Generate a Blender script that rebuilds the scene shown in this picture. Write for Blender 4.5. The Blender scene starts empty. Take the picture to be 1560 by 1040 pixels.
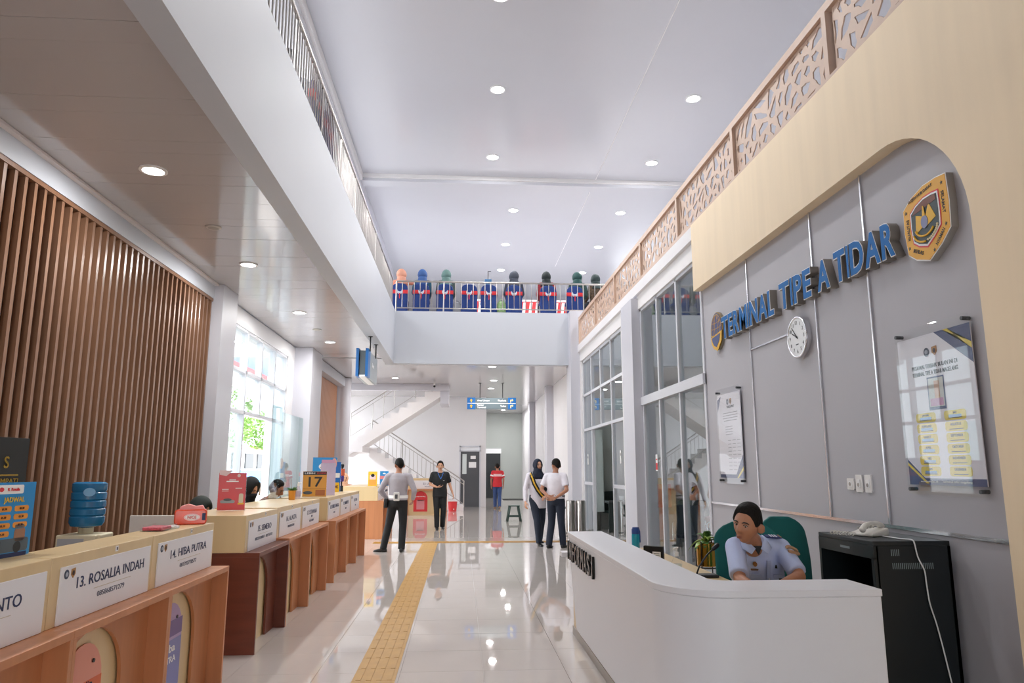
import bpy, bmesh, math, random
from mathutils import Vector as V, Matrix, Euler
random.seed(7)
sc = bpy.context.scene
COL = sc.collection
R = math.radians

# ------------------------------------------------------------------ camera, sky, exposure
cd = bpy.data.cameras.new('camera'); cam = bpy.data.objects.new('camera', cd); COL.objects.link(cam)
cam.location = (0, 0, 1.53); cam.rotation_euler = (R(90 + 10.04), 0, R(-4.03))
cd.sensor_width = 36; cd.lens = 1090 / 1560 * 36; cd.clip_end = 300; cd.clip_start = .05
sc.camera = cam
w = bpy.data.worlds.new('overcast_sky'); sc.world = w; w.use_nodes = True
w.node_tree.nodes['Background'].inputs[0].default_value = (.92, .96, 1, 1)
w.node_tree.nodes['Background'].inputs[1].default_value = 3.5
su = bpy.data.lights.new('sun', 'SUN'); su.energy = 5; su.angle = R(1); su.color = (1, .96, .9); so = bpy.data.objects.new('sun', su); COL.objects.link(so); so.location = (30, 20, 50); so.rotation_euler = (R(12), R(32), 0)
sc.view_settings.view_transform = 'Standard'; sc.view_settings.look = 'None'
sc.view_settings.gamma = 1; sc.view_settings.use_curve_mapping = False
sc.view_settings.exposure = 0.68
LAMP_UP, LAMP_LOW = 55, 28          # watts of the downlights in the high and the low ceilings
sc.cycles.max_bounces = 10; sc.cycles.diffuse_bounces = 6; sc.cycles.glossy_bounces = 5
sc.cycles.transparent_max_bounces = 16; sc.cycles.sample_clamp_indirect = 4
sc.cycles.caustics_reflective = False; sc.cycles.caustics_refractive = False

# ------------------------------------------------------------------ materials
def lin(h):
    if isinstance(h, str):
        c = [int(h[i:i + 2], 16) / 255 for i in (0, 2, 4)]
        return tuple(x / 12.92 if x <= .04045 else ((x + .055) / 1.055) ** 2.4 for x in c)
    return h
MATS = {}
def M(name, col='ffffff', rough=.5, metal=0, var=0, scale=(6, 6, 6), bump=0, spec=.5, emit=0, coat=0, kind='noise'):
    if name in MATS: return MATS[name]
    m = bpy.data.materials.new(name); m.use_nodes = True; nt = m.node_tree
    b = nt.nodes['Principled BSDF']; c = lin(col)
    b.inputs['Base Color'].default_value = (*c, 1); b.inputs['Roughness'].default_value = rough
    b.inputs['Metallic'].default_value = metal; b.inputs['Specular IOR Level'].default_value = spec
    b.inputs['Coat Weight'].default_value = coat; b.inputs['Coat Roughness'].default_value = .05
    if emit:
        b.inputs['Emission Color'].default_value = (*c, 1); b.inputs['Emission Strength'].default_value = emit
    if var or bump:
        tc = nt.nodes.new('ShaderNodeTexCoord'); mp = nt.nodes.new('ShaderNodeMapping')
        mp.inputs['Scale'].default_value = scale
        nz = nt.nodes.new('ShaderNodeTexNoise'); nz.inputs['Scale'].default_value = 1; nz.inputs['Detail'].default_value = 5
        nt.links.new(tc.outputs['Object'], mp.inputs[0]); nt.links.new(mp.outputs[0], nz.inputs['Vector'])
        if var:
            rp = nt.nodes.new('ShaderNodeValToRGB')
            rp.color_ramp.elements[0].position = .3; rp.color_ramp.elements[1].position = .7
            rp.color_ramp.elements[0].color = (*[x * (1 - var) for x in c], 1)
            rp.color_ramp.elements[1].color = (*[min(1, x * (1 + var * .6)) for x in c], 1)
            nt.links.new(nz.outputs['Fac'], rp.inputs[0]); nt.links.new(rp.outputs[0], b.inputs['Base Color'])
        if bump:
            bp = nt.nodes.new('ShaderNodeBump'); bp.inputs['Strength'].default_value = bump; bp.inputs['Distance'].default_value = .02
            nt.links.new(nz.outputs['Fac'], bp.inputs['Height']); nt.links.new(bp.outputs[0], b.inputs['Normal'])
    MATS[name] = m; return m
def glass(name, tint=(.93, .97, .97), ior=1.6, rough=0.0, fac=None):
    if name in MATS: return MATS[name]
    m = bpy.data.materials.new(name); m.use_nodes = True; nt = m.node_tree; nt.nodes.clear()
    o = nt.nodes.new('ShaderNodeOutputMaterial'); mx = nt.nodes.new('ShaderNodeMixShader')
    t = nt.nodes.new('ShaderNodeBsdfTransparent'); t.inputs[0].default_value = (*tint, 1)
    g = nt.nodes.new('ShaderNodeBsdfGlossy'); g.inputs['Roughness'].default_value = rough; g.inputs[0].default_value = (.95, .97, 1, 1)
    f = nt.nodes.new('ShaderNodeFresnel'); ge = nt.nodes.new('ShaderNodeNewGeometry'); mr = nt.nodes.new('ShaderNodeMapRange')
    mr.inputs['To Min'].default_value = ior; mr.inputs['To Max'].default_value = 1 / ior      # same reflectance on both faces of the sheet
    nt.links.new(ge.outputs['Backfacing'], mr.inputs['Value']); nt.links.new(mr.outputs[0], f.inputs[0])
    nt.links.new(f.outputs[0], mx.inputs[0]); nt.links.new(t.outputs[0], mx.inputs[1]); nt.links.new(g.outputs[0], mx.inputs[2])
    nt.links.new(mx.outputs[0], o.inputs[0]); MATS[name] = m; return m

WHITE = M('white_paint', 'eceaea', .55, var=.02, scale=(2, 2, 2))
WALLW = M('wall_paint', 'e9e8ea', .6, var=.02, scale=(1, 1, 1))
COLUMN = M('column_paint', 'cdcdd5', .5)
FASCIA = M('fascia_paint', 'c6cad2', .5, var=.015, scale=(1, 1, 1))
PVC = M('pvc_ceiling', 'c2bfc0', .10, spec=.9)
UPCEIL = M('upper_ceiling', 'cbccd3', .22, spec=.45, var=.02, scale=(.3, .3, .3))
TILE = M('polished_tile', 'ccc4be', .022, var=.04, scale=(1.4, 1.1, 1), spec=1.0)
GROUT = M('tile_grout', 'b2adaa', .4)
TACT = M('tactile_yellow', 'b98e45', .45, var=.10, scale=(9, 9, 9))
SLAT = M('slat_brown', '8d6850', .32, var=.10, scale=(30, 30, 1.2))
SLATBACK = M('slat_backing', '35211a', .4, var=.10, scale=(6, 20, 1))
SLAT2 = M('slat_oak', 'b98562', .4, var=.12, scale=(20, 20, 1))
ORANGE = M('beech_laminate', 'bf7f55', .42, var=.10, scale=(16, 16, 1.0))
DARKWOOD = M('mahogany_laminate', '6f3522', .42, var=.18, scale=(3, 3, 16))
BEIGE = M('beige_laminate', 'dcc294', .28, var=.04, scale=(10, 10, 1))
PORTAL = M('maple_laminate', 'f3ddba', .5, var=.04, scale=(2, 7, .6))
SIGNW = M('sign_white', 'e9e8ec', .3)
NAVY = M('ink_navy', '1c2a55', .5)
BLACK = M('black_plastic', '14171a', .4)
DKGREY = M('dark_grey', '4a4d50', .5)
GREYWALL = M('grey_panel', 'b6b5bb', .5, var=.015, scale=(1, 1, 1))
CHROME = M('chrome', 'e6e6ea', .18, 1)
STEEL = M('brushed_steel', 'b9b4b0', .28, 1, var=.05, scale=(40, 40, 2))
ALU = M('white_aluminium', 'd2d4db', .4)
LATTICE = M('lattice_tan', 'ccb09c', .45, var=.05, scale=(6, 6, 6))
DESKW = M('desk_white', 'dedfe4', .35)
TEAL = M('teal_fabric', '0a6a66', .7, bump=.1, scale=(150, 150, 150))
RACK = M('rack_black', '0c1519', .42)
BLUE = M('sign_blue', '1767ae', .4)
SGREY = M('sign_grey', '5d6a70', .4)
GOLD = M('gold_metal', 'c7a14c', .25, 1)
YEL = M('emblem_yellow', 'e9b52c', .45)
WHT = M('plain_white', 'f6f6f6', .5)
RED = M('signal_red', 'd8343a', .45)
GLASS = glass('window_glass', ior=1.75)
CLEAR = glass('clear_acrylic', (.98, .985, .985), 1.25)
SCREEN = glass('screen_glass', (.86, .95, .95), 1.5)
LAMP = M('lamp_disc', (1, 1, 1), .5, emit=14)

# ------------------------------------------------------------------ mesh helpers
class MB:
    def __init__(s): s.v = []; s.f = []; s.m = []
    def add(s, vs, fs, mi=0):
        k = len(s.v); s.v += [tuple(p) for p in vs]; s.f += [tuple(i + k for i in f) for f in fs]; s.m += [mi] * len(fs); return s
    def box(s, x0, x1, y0, y1, z0, z1, mi=0):
        x0, x1 = sorted((x0, x1)); y0, y1 = sorted((y0, y1)); z0, z1 = sorted((z0, z1))
        return s.add([(x0, y0, z0), (x1, y0, z0), (x1, y1, z0), (x0, y1, z0), (x0, y0, z1), (x1, y0, z1), (x1, y1, z1), (x0, y1, z1)],
              [(0, 3, 2, 1), (4, 5, 6, 7), (0, 1, 5, 4), (1, 2, 6, 5), (2, 3, 7, 6), (3, 0, 4, 7)], mi)
    def obox(s, c, ax, ay, az, hx, hy, hz, mi=0):
        c, ax, ay, az = V(c), V(ax).normalized(), V(ay).normalized(), V(az).normalized()
        vs = [c + ax * hx * i + ay * hy * j + az * hz * k for k in (-1, 1) for i, j in ((-1, -1), (1, -1), (1, 1), (-1, 1))]
        return s.add(vs, [(0, 3, 2, 1), (4, 5, 6, 7), (0, 1, 5, 4), (1, 2, 6, 5), (2, 3, 7, 6), (3, 0, 4, 7)], mi)
    def prism(s, poly, o, a, b, n, d0, d1, mi=0):
        """poly of (p, q) in the frame o + p*a + q*b, extruded along n from d0 to d1"""
        o, a, b, n = V(o), V(a), V(b), V(n); k = len(poly)
        vs = [o + a * p + b * q + n * d0 for p, q in poly] + [o + a * p + b * q + n * d1 for p, q in poly]
        fs = [tuple(range(k))[::-1], tuple(range(k, 2 * k))] + [(i, (i + 1) % k, k + (i + 1) % k, k + i) for i in range(k)]
        return s.add(vs, fs, mi)
    def tube(s, pts, rad, n=8, mi=0, cap=True, flat=1.0, side=None):
        pts = [V(p) for p in pts]; rad = rad if isinstance(rad, (list, tuple)) else [rad] * len(pts)
        P, Q = list(pts), list(rad)
        if cap == 'round':
            d0 = (pts[0] - pts[1]).normalized(); d1 = (pts[-1] - pts[-2]).normalized()
            P = [pts[0] + d0 * rad[0] * .9, pts[0] + d0 * rad[0] * .55] + P + [pts[-1] + d1 * rad[-1] * .55, pts[-1] + d1 * rad[-1] * .9]
            Q = [rad[0] * .4, rad[0] * .82] + Q + [rad[-1] * .82, rad[-1] * .4]
        vs = []; u = None
        for i, p in enumerate(P):
            t = (P[min(i + 1, len(P) - 1)] - P[max(i - 1, 0)]).normalized()
            if u is None:
                u = V(side) if side else (V((0, 0, 1)) if abs(t.z) < .9 else V((1, 0, 0)))
            u = (u - t * u.dot(t)).normalized(); w_ = t.cross(u)
            vs += [p + u * math.cos(2 * math.pi * k / n) * Q[i] + w_ * math.sin(2 * math.pi * k / n) * Q[i] * flat for k in range(n)]
        fs = []
        for i in range(len(P) - 1):
            for k in range(n):
                a, b = i * n + k, i * n + (k + 1) % n; fs.append((a, b, b + n, a + n))
        if cap: fs += [tuple(range(n))[::-1], tuple(range((len(P) - 1) * n, len(P) * n))]
        return s.add(vs, fs, mi)
    def lathe(s, prof, c, n=24, mi=0):
        c = V(c); vs = []; fs = []
        for r, z in prof: vs += [(c.x + r * math.cos(2 * math.pi * k / n), c.y + r * math.sin(2 * math.pi * k / n), c.z + z) for k in range(n)]
        for i in range(len(prof) - 1):
            for k in range(n):
                a, b = i * n + k, i * n + (k + 1) % n; fs.append((a, b, b + n, a + n))
        fs += [tuple(range(n))[::-1], tuple(range((len(prof) - 1) * n, len(prof) * n))]
        return s.add(vs, fs, mi)
    def loft(s, rings, cap=True, mi=0):
        n = len(rings[0]); vs = [p for r in rings for p in r]; fs = []
        for i in range(len(rings) - 1):
            for k in range(n):
                a, b = i * n + k, i * n + (k + 1) % n; fs.append((a, b, b + n, a + n))
        if cap: fs += [tuple(range(n))[::-1], tuple(range((len(rings) - 1) * n, len(rings) * n))]
        return s.add(vs, fs, mi)
    def sphere(s, c, r, n=12, m=8, mi=0):
        c = V(c); r = r if isinstance(r, (tuple, list)) else (r, r, r)
        return s.loft([[c + V((r[0] * math.sin(t) * math.cos(a), r[1] * math.sin(t) * math.sin(a), -r[2] * math.cos(t)))
            for a in [2 * math.pi * k / n for k in range(n)]] for t in [math.pi * (j + .08) / (m + .16) for j in range(m + 1)]], True, mi)
    def mesh(s, name):
        me = bpy.data.meshes.new(name); me.from_pydata(s.v, [], s.f)
        if any(s.m): me.polygons.foreach_set('material_index', s.m)
        bm = bmesh.new(); bm.from_mesh(me); bmesh.ops.recalc_face_normals(bm, faces=bm.faces); bm.to_mesh(me); bm.free()
        return me
    def build(s, name, mat, parent=None, smooth=False, bev=0, local=False):
        return link(name, s.mesh(name), mat, parent, smooth, bev, local)
def link(name, me, mat, parent=None, smooth=False, bev=0, local=False):
    o = bpy.data.objects.new(name, me); COL.objects.link(o)
    me.materials.clear()
    for m in (mat if isinstance(mat, (list, tuple)) else [mat]): me.materials.append(m)
    if smooth:
        me.polygons.foreach_set('use_smooth', [True] * len(me.polygons))
        if smooth == 'auto':
            try: me.set_sharp_from_angle(angle=R(38))
            except Exception: pass
    if bev:
        b = o.modifiers.new('edge', 'BEVEL'); b.width = bev; b.segments = 2; b.limit_method = 'ANGLE'; b.angle_limit = R(40)
    if parent is not None:
        o.parent = parent
        if not local: o.matrix_parent_inverse = wm(parent).inverted()
    return o
def wm(o):
    m = Matrix.Translation(o.location) @ o.rotation_euler.to_matrix().to_4x4()
    return (wm(o.parent) @ o.matrix_parent_inverse @ m) if o.parent else m
def tag(o, label=None, cat=None, group=None, kind=None):
    if label: o['label'] = label
    if cat: o['category'] = cat
    if group: o['group'] = group
    if kind: o['kind'] = kind
    return o
def thing(name, label, cat, loc, group=None, rz=0):
    o = bpy.data.objects.new(name, None); COL.objects.link(o); o.location = loc; o.rotation_euler.z = rz
    o.empty_display_size = .1
    return tag(o, label, cat, group)
def struct(name, mb, mat, parent=None, bev=0, smooth=False):
    o = mb.build(name, mat, parent, smooth, bev)
    if parent is None: o['kind'] = 'structure'
    return o
def dup(o, parent=None):
    c = o.copy(); COL.objects.link(c)
    if parent is not None: c.parent = parent
    for ch in list(o.children): dup(ch, c)
    return c

# planes to write on: (right, up, normal)
FWD = (V((1, 0, 0)), V((0, 0, 1)), V((0, -1, 0)))       # faces the camera
EAST = (V((0, 1, 0)), V((0, 0, 1)), V((1, 0, 0)))       # left counters, faces +x
WEST = (V((0, -1, 0)), V((0, 0, 1)), V((-1, 0, 0)))     # right wall, faces -x
def text_mesh(s, h, w=None, ext=.001, off=0, align='C', spacing=1):
    cu = bpy.data.curves.new('lettering', 'FONT'); cu.body = s; cu.extrude = .5; cu.offset = off; cu.resolution_u = 3; cu.space_character = spacing
    o = bpy.data.objects.new('lettering', cu); me = bpy.data.meshes.new_from_object(o)
    bpy.data.objects.remove(o); bpy.data.curves.remove(cu)
    if not me.vertices: return me
    xs = [v.co.x for v in me.vertices]; ys = [v.co.y for v in me.vertices]
    x0, x1, y0, y1 = min(xs), max(xs), min(ys), max(ys); k = h / max(1e-6, y1 - y0); kx = (w / (x1 - x0)) if w else k
    ox = {'C': (x0 + x1) / 2, 'L': x0, 'R': x1}[align]
    for v in me.vertices:
        v.co.x = (v.co.x - ox) * kx; v.co.y = (v.co.y - (y0 + y1) / 2) * k; v.co.z = ext * (1 if v.co.z > 0 else 0)
    return me
def txt(s, at, fr, h, mat, parent, w=None, ext=.0015, off=0.0, align='C', lift=.001, name='lettering', rot=0):
    me = text_mesh(s, h, w, ext, off, align); r, u, n = fr; at = V(at)
    if rot: r, u = r * math.cos(rot) + u * math.sin(rot), u * math.cos(rot) - r * math.sin(rot)
    for v in me.vertices: v.co = at + r * v.co.x + u * v.co.y + n * (lift + v.co.z)
    return link(name, me, mat, parent)
def plate(poly, at, fr, d, mat, parent, name, lift=0):
    mb = MB(); mb.prism(poly, at, fr[0], fr[1], fr[2], lift, lift + d); return mb.build(name, mat, parent)
def rect(w, h, cx=0, cy=0): return [(cx - w / 2, cy - h / 2), (cx + w / 2, cy - h / 2), (cx + w / 2, cy + h / 2), (cx - w / 2, cy + h / 2)]
def oval(w, h, n=24, cx=0, cy=0): return [(cx + w / 2 * math.cos(2 * math.pi * i / n), cy + h / 2 * math.sin(2 * math.pi * i / n)) for i in range(n)]
def rrect(w, h, r, cx=0, cy=0, n=5):
    p = []
    for sx, sy, a0 in ((1, 1, 0), (-1, 1, 90), (-1, -1, 180), (1, -1, 270)):
        for i in range(n + 1):
            a = R(a0 + 90 * i / n); p.append((cx + sx * (w / 2 - r) + r * math.cos(a), cy + sy * (h / 2 - r) + r * math.sin(a)))
    return p
def frame_of(p0, p1):
    """vertical plane through the base points p0 -> p1 (left to right as seen from its front)"""
    r = (V(p1) - V(p0)); r.z = 0; r.normalize(); return (r, V((0, 0, 1)), r.cross(V((0, 0, 1))))
# ================================================================== SETTING
# ---- floor with polished tiles
fl = MB(); fl.box(-9, 9, -4, 40, -.25, -.012)
floor = struct('floor', fl, GROUT)
TS = .63; gx0 = .19; gy0 = 5.85
tm = MB(); tm.box(0, TS - .0025, 0, TS - .0025, -.02, 0); tme = tm.mesh('tile'); tme.materials.append(TILE)
def tile(i, j):
    o = bpy.data.objects.new('tile', tme); COL.objects.link(o); o.location = (gx0 + i * TS + .002, gy0 + j * TS + .002, 0); o.parent = floor
for j in range(-2, 24):
    for i in range(-5, 5):
        tile(i, j)
# the rest of the floor carries on as large sheets beyond the tiles one can tell apart
X0, X1, Ya, Yb = gx0 - 5 * TS, gx0 + 5 * TS, gy0 - 2 * TS, gy0 + 24 * TS
fr = MB(); fr.box(-9, X0, -4, 40, -.02, 0).box(X1, 9, -4, 40, -.02, 0).box(X0, X1, -4, Ya, -.02, 0).box(X0, X1, Yb, 40, -.02, 0)
o = fr.build('tile_field', TILE, floor)
# ---- yellow tactile paving: strip along the hall and one across it
def tactile(name, label, n, px, py, dx, dy, ribs_along_y):
    t = thing(name, label, 'paving', (px, py, 0))
    mb = MB(); mb.box(0, .314, 0, .314, 0, .004)
    for k in range(4):
        c = .045 + k * .075
        if ribs_along_y: mb.box(c - .018, c + .018, .004, .310, .004, .008)
        else: mb.box(.004, .310, c - .018, c + .018, .004, .008)
    me = mb.mesh('tactile_tile'); me.materials.append(TACT)
    for k in range(n):
        o = bpy.data.objects.new('tactile_tile', me); COL.objects.link(o); o.parent = t
        o.location = (k * dx, k * dy, 0)
tactile('tactile_strip', 'yellow ribbed tactile paving strip running along the hall floor', 45, -.775, 1.2, 0, .316, True)
tactile('tactile_strip', 'yellow tactile paving line crossing the hall floor at the far T junction', 16, -1.8, 15.42, .316, 0, False)

# ---- left side: low gallery with slat wall, pillars, window, upper gallery above
lw = MB(); lw.box(-4.35, -4.02, -4, 11.32, 0, 4.45)
wall_left = struct('wall_left', lw, WALLW)
sb = MB(); sb.box(-4.02, -4.0, 1.5, 11.30, 0, 4.16)
tag(sb.build('slat_backing', SLATBACK, wall_left), 'dark brown backing board')
sm = MB(); sm.box(-4.0, -3.94, 0, .045, 0, 4.12); sme = sm.mesh('slat'); sme.materials.append(SLAT)
y = 11.24; k = 0
while y > 1.6:
    o = bpy.data.objects.new('slat', sme); COL.objects.link(o); o.location = (0, y, 0); o.parent = wall_left; y -= .152
tb = MB(); tb.box(-4.02, -3.93, 1.5, 11.32, 4.12, 4.165); tb.build('slat_top_rail', SLAT, wall_left)
fz = MB(); fz.box(-4.02, -3.92, -4, 11.32, 4.165, 4.385); fz.build('frieze', FASCIA, wall_left)
tr = MB(); tr.box(-4.02, -3.86, -4, 11.32, 4.372, 4.40); tr.build('cornice', M('cornice_pink', 'e3dad8', .4), wall_left)
pl = MB(); pl.box(-4.35, -3.78, 11.32, 12.05, 0, 4.4); struct('column_1', pl, COLUMN)
pl = MB(); pl.box(-4.35, -3.6, 17.35, 18.6, 0, 4.4); struct('column_2', pl, COLUMN)
ww = MB(); ww.box(-4.35, -4.02, 12.05, 12.6, 0, 4.4).box(-4.35, -4.02, 16.75, 17.35, 0, 4.4).box(-4.35, -4.02, 12.6, 16.75, 4.08, 4.4)
struct('wall_left_window_bay', ww, WALLW)
w2 = MB(); w2.box(-4.35, -4.02, 18.6, 23.4, 0, 4.45)
wl2 = struct('wall_left_far', w2, WALLW)
bk = MB(); bk.box(-4.02, -4.0, 19.3, 23.1, 0, 4.1); bk.build('slat_backing', SLAT2, wl2)
sm = MB(); sm.box(-4.0, -3.965, 0, .09, 0, 4.1); sme2 = sm.mesh('slat'); sme2.materials.append(SLAT2)
for k in range(31):
    o = bpy.data.objects.new('slat', sme2); COL.objects.link(o); o.location = (0, 19.34 + k * .121, 0); o.parent = wl2
bm_ = MB(); bm_.box(-4.02, -3.75, 18.6, 24.2, 4.12, 4.4); struct('beam_left', bm_, FASCIA)
cl = MB(); cl.lathe([(.25, 0), (.25, 4.4)], (-3.84, 23.5, 0), 32); struct('column_3', cl, COLUMN, smooth='auto')

def window(name, xw, ya, yb, zt, cols, zrows, door_cols, thick=.06, pane_mat=None, sgn=1, mull=.065):
    """glazed bay in the plane x=xw: cols = column edges, zrows = edges of the upper rows, below them doors"""
    root = bpy.data.objects.new(name, None); COL.objects.link(root); root.location = (xw, (ya + yb) / 2, 0); root['kind'] = 'structure'
    f = MB(); h = thick / 2
    f.box(xw - h, xw + h, ya, yb, zt - .07, zt).box(xw - h, xw + h, ya, ya + .07, 0, zt).box(xw - h, xw + h, yb - .07, yb, 0, zt)
    for z in zrows[:-1]: f.box(xw - h, xw + h, ya, yb, z - mull / 2, z + mull / 2)
    for i, c in enumerate(cols[1:-1]):
        f.box(xw - h, xw + h, c - mull / 2, c + mull / 2, zrows[0], zt)
        if not (door_cols and door_cols[0] < i + 1 < door_cols[1]): f.box(xw - h, xw + h, c - mull / 2, c + mull / 2, 0, zrows[0])
    f.build('window_frame', ALU, root, bev=.006)
    for r in range(len(zrows) - 1):
        for i in range(len(cols) - 1):
            g = MB(); g.box(xw - .004, xw + .004, cols[i] + .02, cols[i + 1] - .02, zrows[r] + .02, zrows[r + 1] - .02); g.build('pane', pane_mat or GLASS, root)
    for i in range(len(cols) - 1):
        if door_cols and door_cols[0] <= i < door_cols[1]: continue
        g = MB(); g.box(xw - .004, xw + .004, cols[i] + .02, cols[i + 1] - .02, .06, zrows[0] - .02); g.build('pane', pane_mat or GLASS, root)
    return root
w1 = window('window_1', -4.1, 12.6, 16.75, 4.1, [12.64, 13.66, 14.68, 15.70, 16.71], [2.55, 3.30, 4.06], (1, 3), .13)
dl = MB(); dl.box(-4.9, -4.86, 13.66, 13.72, 0, 2.5).box(-4.9, -4.1, 13.66, 13.72, 2.44, 2.5).box(-4.9, -4.1, 13.66, 13.72, 0, .1).box(-4.16, -4.1, 13.66, 13.72, 0, 2.5)
dl.build('door_leaf', ALU, w1, bev=.005)
g = MB(); g.box(-4.86, -4.16, 13.685, 13.695, .1, 2.44); g.build('pane', GLASS, w1)

# low ceiling of glossy white planks under the gallery
bw = MB(); bw.box(-4.35, -2.03, -4, 18.9, 4.43, 4.6); ceil_l = struct('ceiling_left', bw, FASCIA)
pm = MB(); pm.box(-4.0, -2.0, .004, .256, 4.405, 4.43); pme = pm.mesh('ceiling_plank'); pme.materials.append(PVC)
for k in range(90):
    o = bpy.data.objects.new('ceiling_plank', pme); COL.objects.link(o); o.location = (0, -4 + k * .2545, 0); o.parent = ceil_l
    o.rotation_euler = (R(random.uniform(-.05, .05)), 0, 0)
    o.location.z = -math.sin(o.rotation_euler[0]) * (0)
# gallery slab: tall fascia of the upper floor along the hall
fs = MB(); fs.box(-2.03, -1.8, -4, 19.2, 4.26, 5.68); struct('beam_gallery_fascia', fs, FASCIA)
fs = MB(); fs.box(-4.35, -2.03, -4, 18.9, 4.62, 5.68); struct('upper_floor_left', fs, WALLW)
# cross balcony and low ceiling behind it
cb = MB(); cb.box(-1.8, 2.86, 18.9, 19.15, 4.26, 5.68); struct('beam_balcony_fascia', cb, FASCIA)
cb = MB(); cb.box(-6.2, 8, 19.15, 38.6, 4.46, 5.66); struct('upper_floor_back', cb, WALLW)
cb = MB(); cb.box(-6.2, 3.3, 19.15, 38.6, 4.42, 4.455); struct('ceiling_back', cb, PVC)
cl = MB(); cl.box(2.86, 3.32, 18.55, 19.3, 0, 5.68); struct('column_4', cl, COLUMN)
# upper storey: left wall with tall openings, ceiling with bulkhead and beam
uw = MB(); uw.box(-4.35, -4.15, -4, 19.5, 5.68, 6.6).box(-4.35, -4.15, -4, 19.5, 8.3, 9.3).box(-4.35, -4.15, -4, 4.5, 6.6, 8.3)
for ya in (4.5, 8.0, 11.5, 15.0, 18.5): uw.box(-4.35, -4.15, ya, ya + .7, 6.6, 8.3)
uw.box(-4.35, -4.15, 18.5, 19.5, 6.6, 8.3)
uw.box(-4.35, -4.15, 22.2, 22.8, 5.68, 9.3).box(-4.35, -4.15, 25.6, 38, 5.68, 9.3)
uw.box(-4.35, -4.15, 19.5, 38, 5.68, 6.2).box(-4.35, -4.15, 19.5, 38, 8.8, 9.3); struct('wall_left_upper', uw, WALLW)
uc = MB(); uc.box(-4.35, 12, -4, 38.6, 9.05, 9.3); struct('ceiling_upper', uc, UPCEIL)
bh = MB(); bh.box(-4.15, -2.68, -4, 38, 8.72, 9.05); struct('ceiling_bulkhead', bh, UPCEIL)
bh = MB(); bh.box(-2.70, -2.62, -4, 17.7, 8.86, 9.05); struct('trim_1', bh, WHITE)
bh = MB(); bh.box(-2.68, 12, 17.75, 18.15, 8.87, 9.05); struct('beam_ceiling', bh, UPCEIL)
bh = MB(); bh.box(-2.62, 12, 17.70, 17.75, 8.95, 9.05); struct('trim_2', bh, WHITE)
jt = MB(); jt.box(3.46, 3.475, -2, 26, 9.042, 9.05); struct('trim_3', jt, WHITE)
ub = MB(); ub.box(-4.35, 12, 38, 38.3, 5.66, 9.3); struct('wall_back_upper', ub, WALLW)

# ---- right side: glazed rooms with a flat roof, grey feature wall and maple portal
rr = MB(); rr.box(3.05, 8, 1.0, 18.9, 4.55, 4.73); struct('roof_right_rooms', rr, WALLW)
rw = MB(); rw.box(3.1, 3.3, 12.98, 18.6, 4.28, 4.6).box(3.1, 3.3, 13.2, 13.62, 0, 4.3).box(3.1, 3.3, 18.3, 18.6, 0, 4.3)
rw.box(3.1, 3.3, 9.0, 12.3, 4.3, 4.6)
struct('wall_right_windows', rw, WHITE)
cl = MB(); cl.box(2.98, 3.34, 12.22, 13.05, 0, 4.5); struct('column_5', cl, COLUMN)
window('window_2', 3.17, 13.62, 18.3, 4.28, [13.66, 14.82, 15.98, 17.14, 18.26], [2.48, 3.36, 4.24], (1, 3), .08)
window('window_3', 3.17, 8.98, 12.22, 4.32, [9.02, 10.1, 11.16, 12.18], [2.66, 4.28], None, .08)
md = MB(); md.box(3.10, 3.24, 8.98, 12.22, 2.60, 2.74); struct('trim_4', md, ALU)
# bay 1 transoms on the fixed side lights
for k, (ya, yb) in enumerate(((13.66, 14.82), (17.14, 18.26))):
    t = MB(); t.box(3.13, 3.21, ya, yb, 1.13, 1.2); struct('trim_%d' % (5 + k), t, ALU)
# rooms behind the glass
rm = MB(); rm.box(3.3, 8, 12.9, 13.0, 0, 4.55).box(3.3, 8, 8.85, 8.95, 0, 4.55).box(3.3, 8, 18.7, 18.8, 0, 4.55); struct('wall_room_partitions', rm, M('room_wall', 'c2c6c4', .6))
rm = MB(); rm.box(7.6, 7.7, 8.9, 18.8, 0, 4.55); struct('wall_room_back', rm, M('room_back', 'b9bfb9', .6))
gw = MB(); gw.box(3.15, 3.4, 1.0, 9.0, 0, 4.6)
wall_g = struct('wall_grey_feature', gw, GREYWALL)
def strip(y0, y1, z0, z1): m_ = MB(); m_.box(3.135, 3.152, y0, y1, z0, z1); m_.build('joint_strip', M('polished_strip', 'e8e8ec', .15, .8), wall_g)
for yy in (7.50, 6.03, 5.185): strip(yy - .008, yy + .008, 1.12, 3.83)
strip(6.2, 7.5, 2.795, 2.81); strip(3.9, 9.0, 1.10, 1.125)
# portal: maple band with a rounded inner corner and one leg
pt = MB(); zb, zt, yl, rad = 3.83, 4.74, 3.9, .82
poly = [(9.01, zb), (9.01, zt), (1.0, zt), (1.0, 0), (yl, 0)]
for i in range(15):
    a = R(180 - 90 * i / 14); poly.append((yl + rad + rad * math.cos(a), zb - rad + rad * math.sin(a)))
pt.prism(poly, (3.04, 0, 0), (0, 1, 0), (0, 0, 1), (1, 0, 0), 0, .12)
portal = struct('wall_maple_portal', pt, PORTAL, bev=0)
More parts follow.
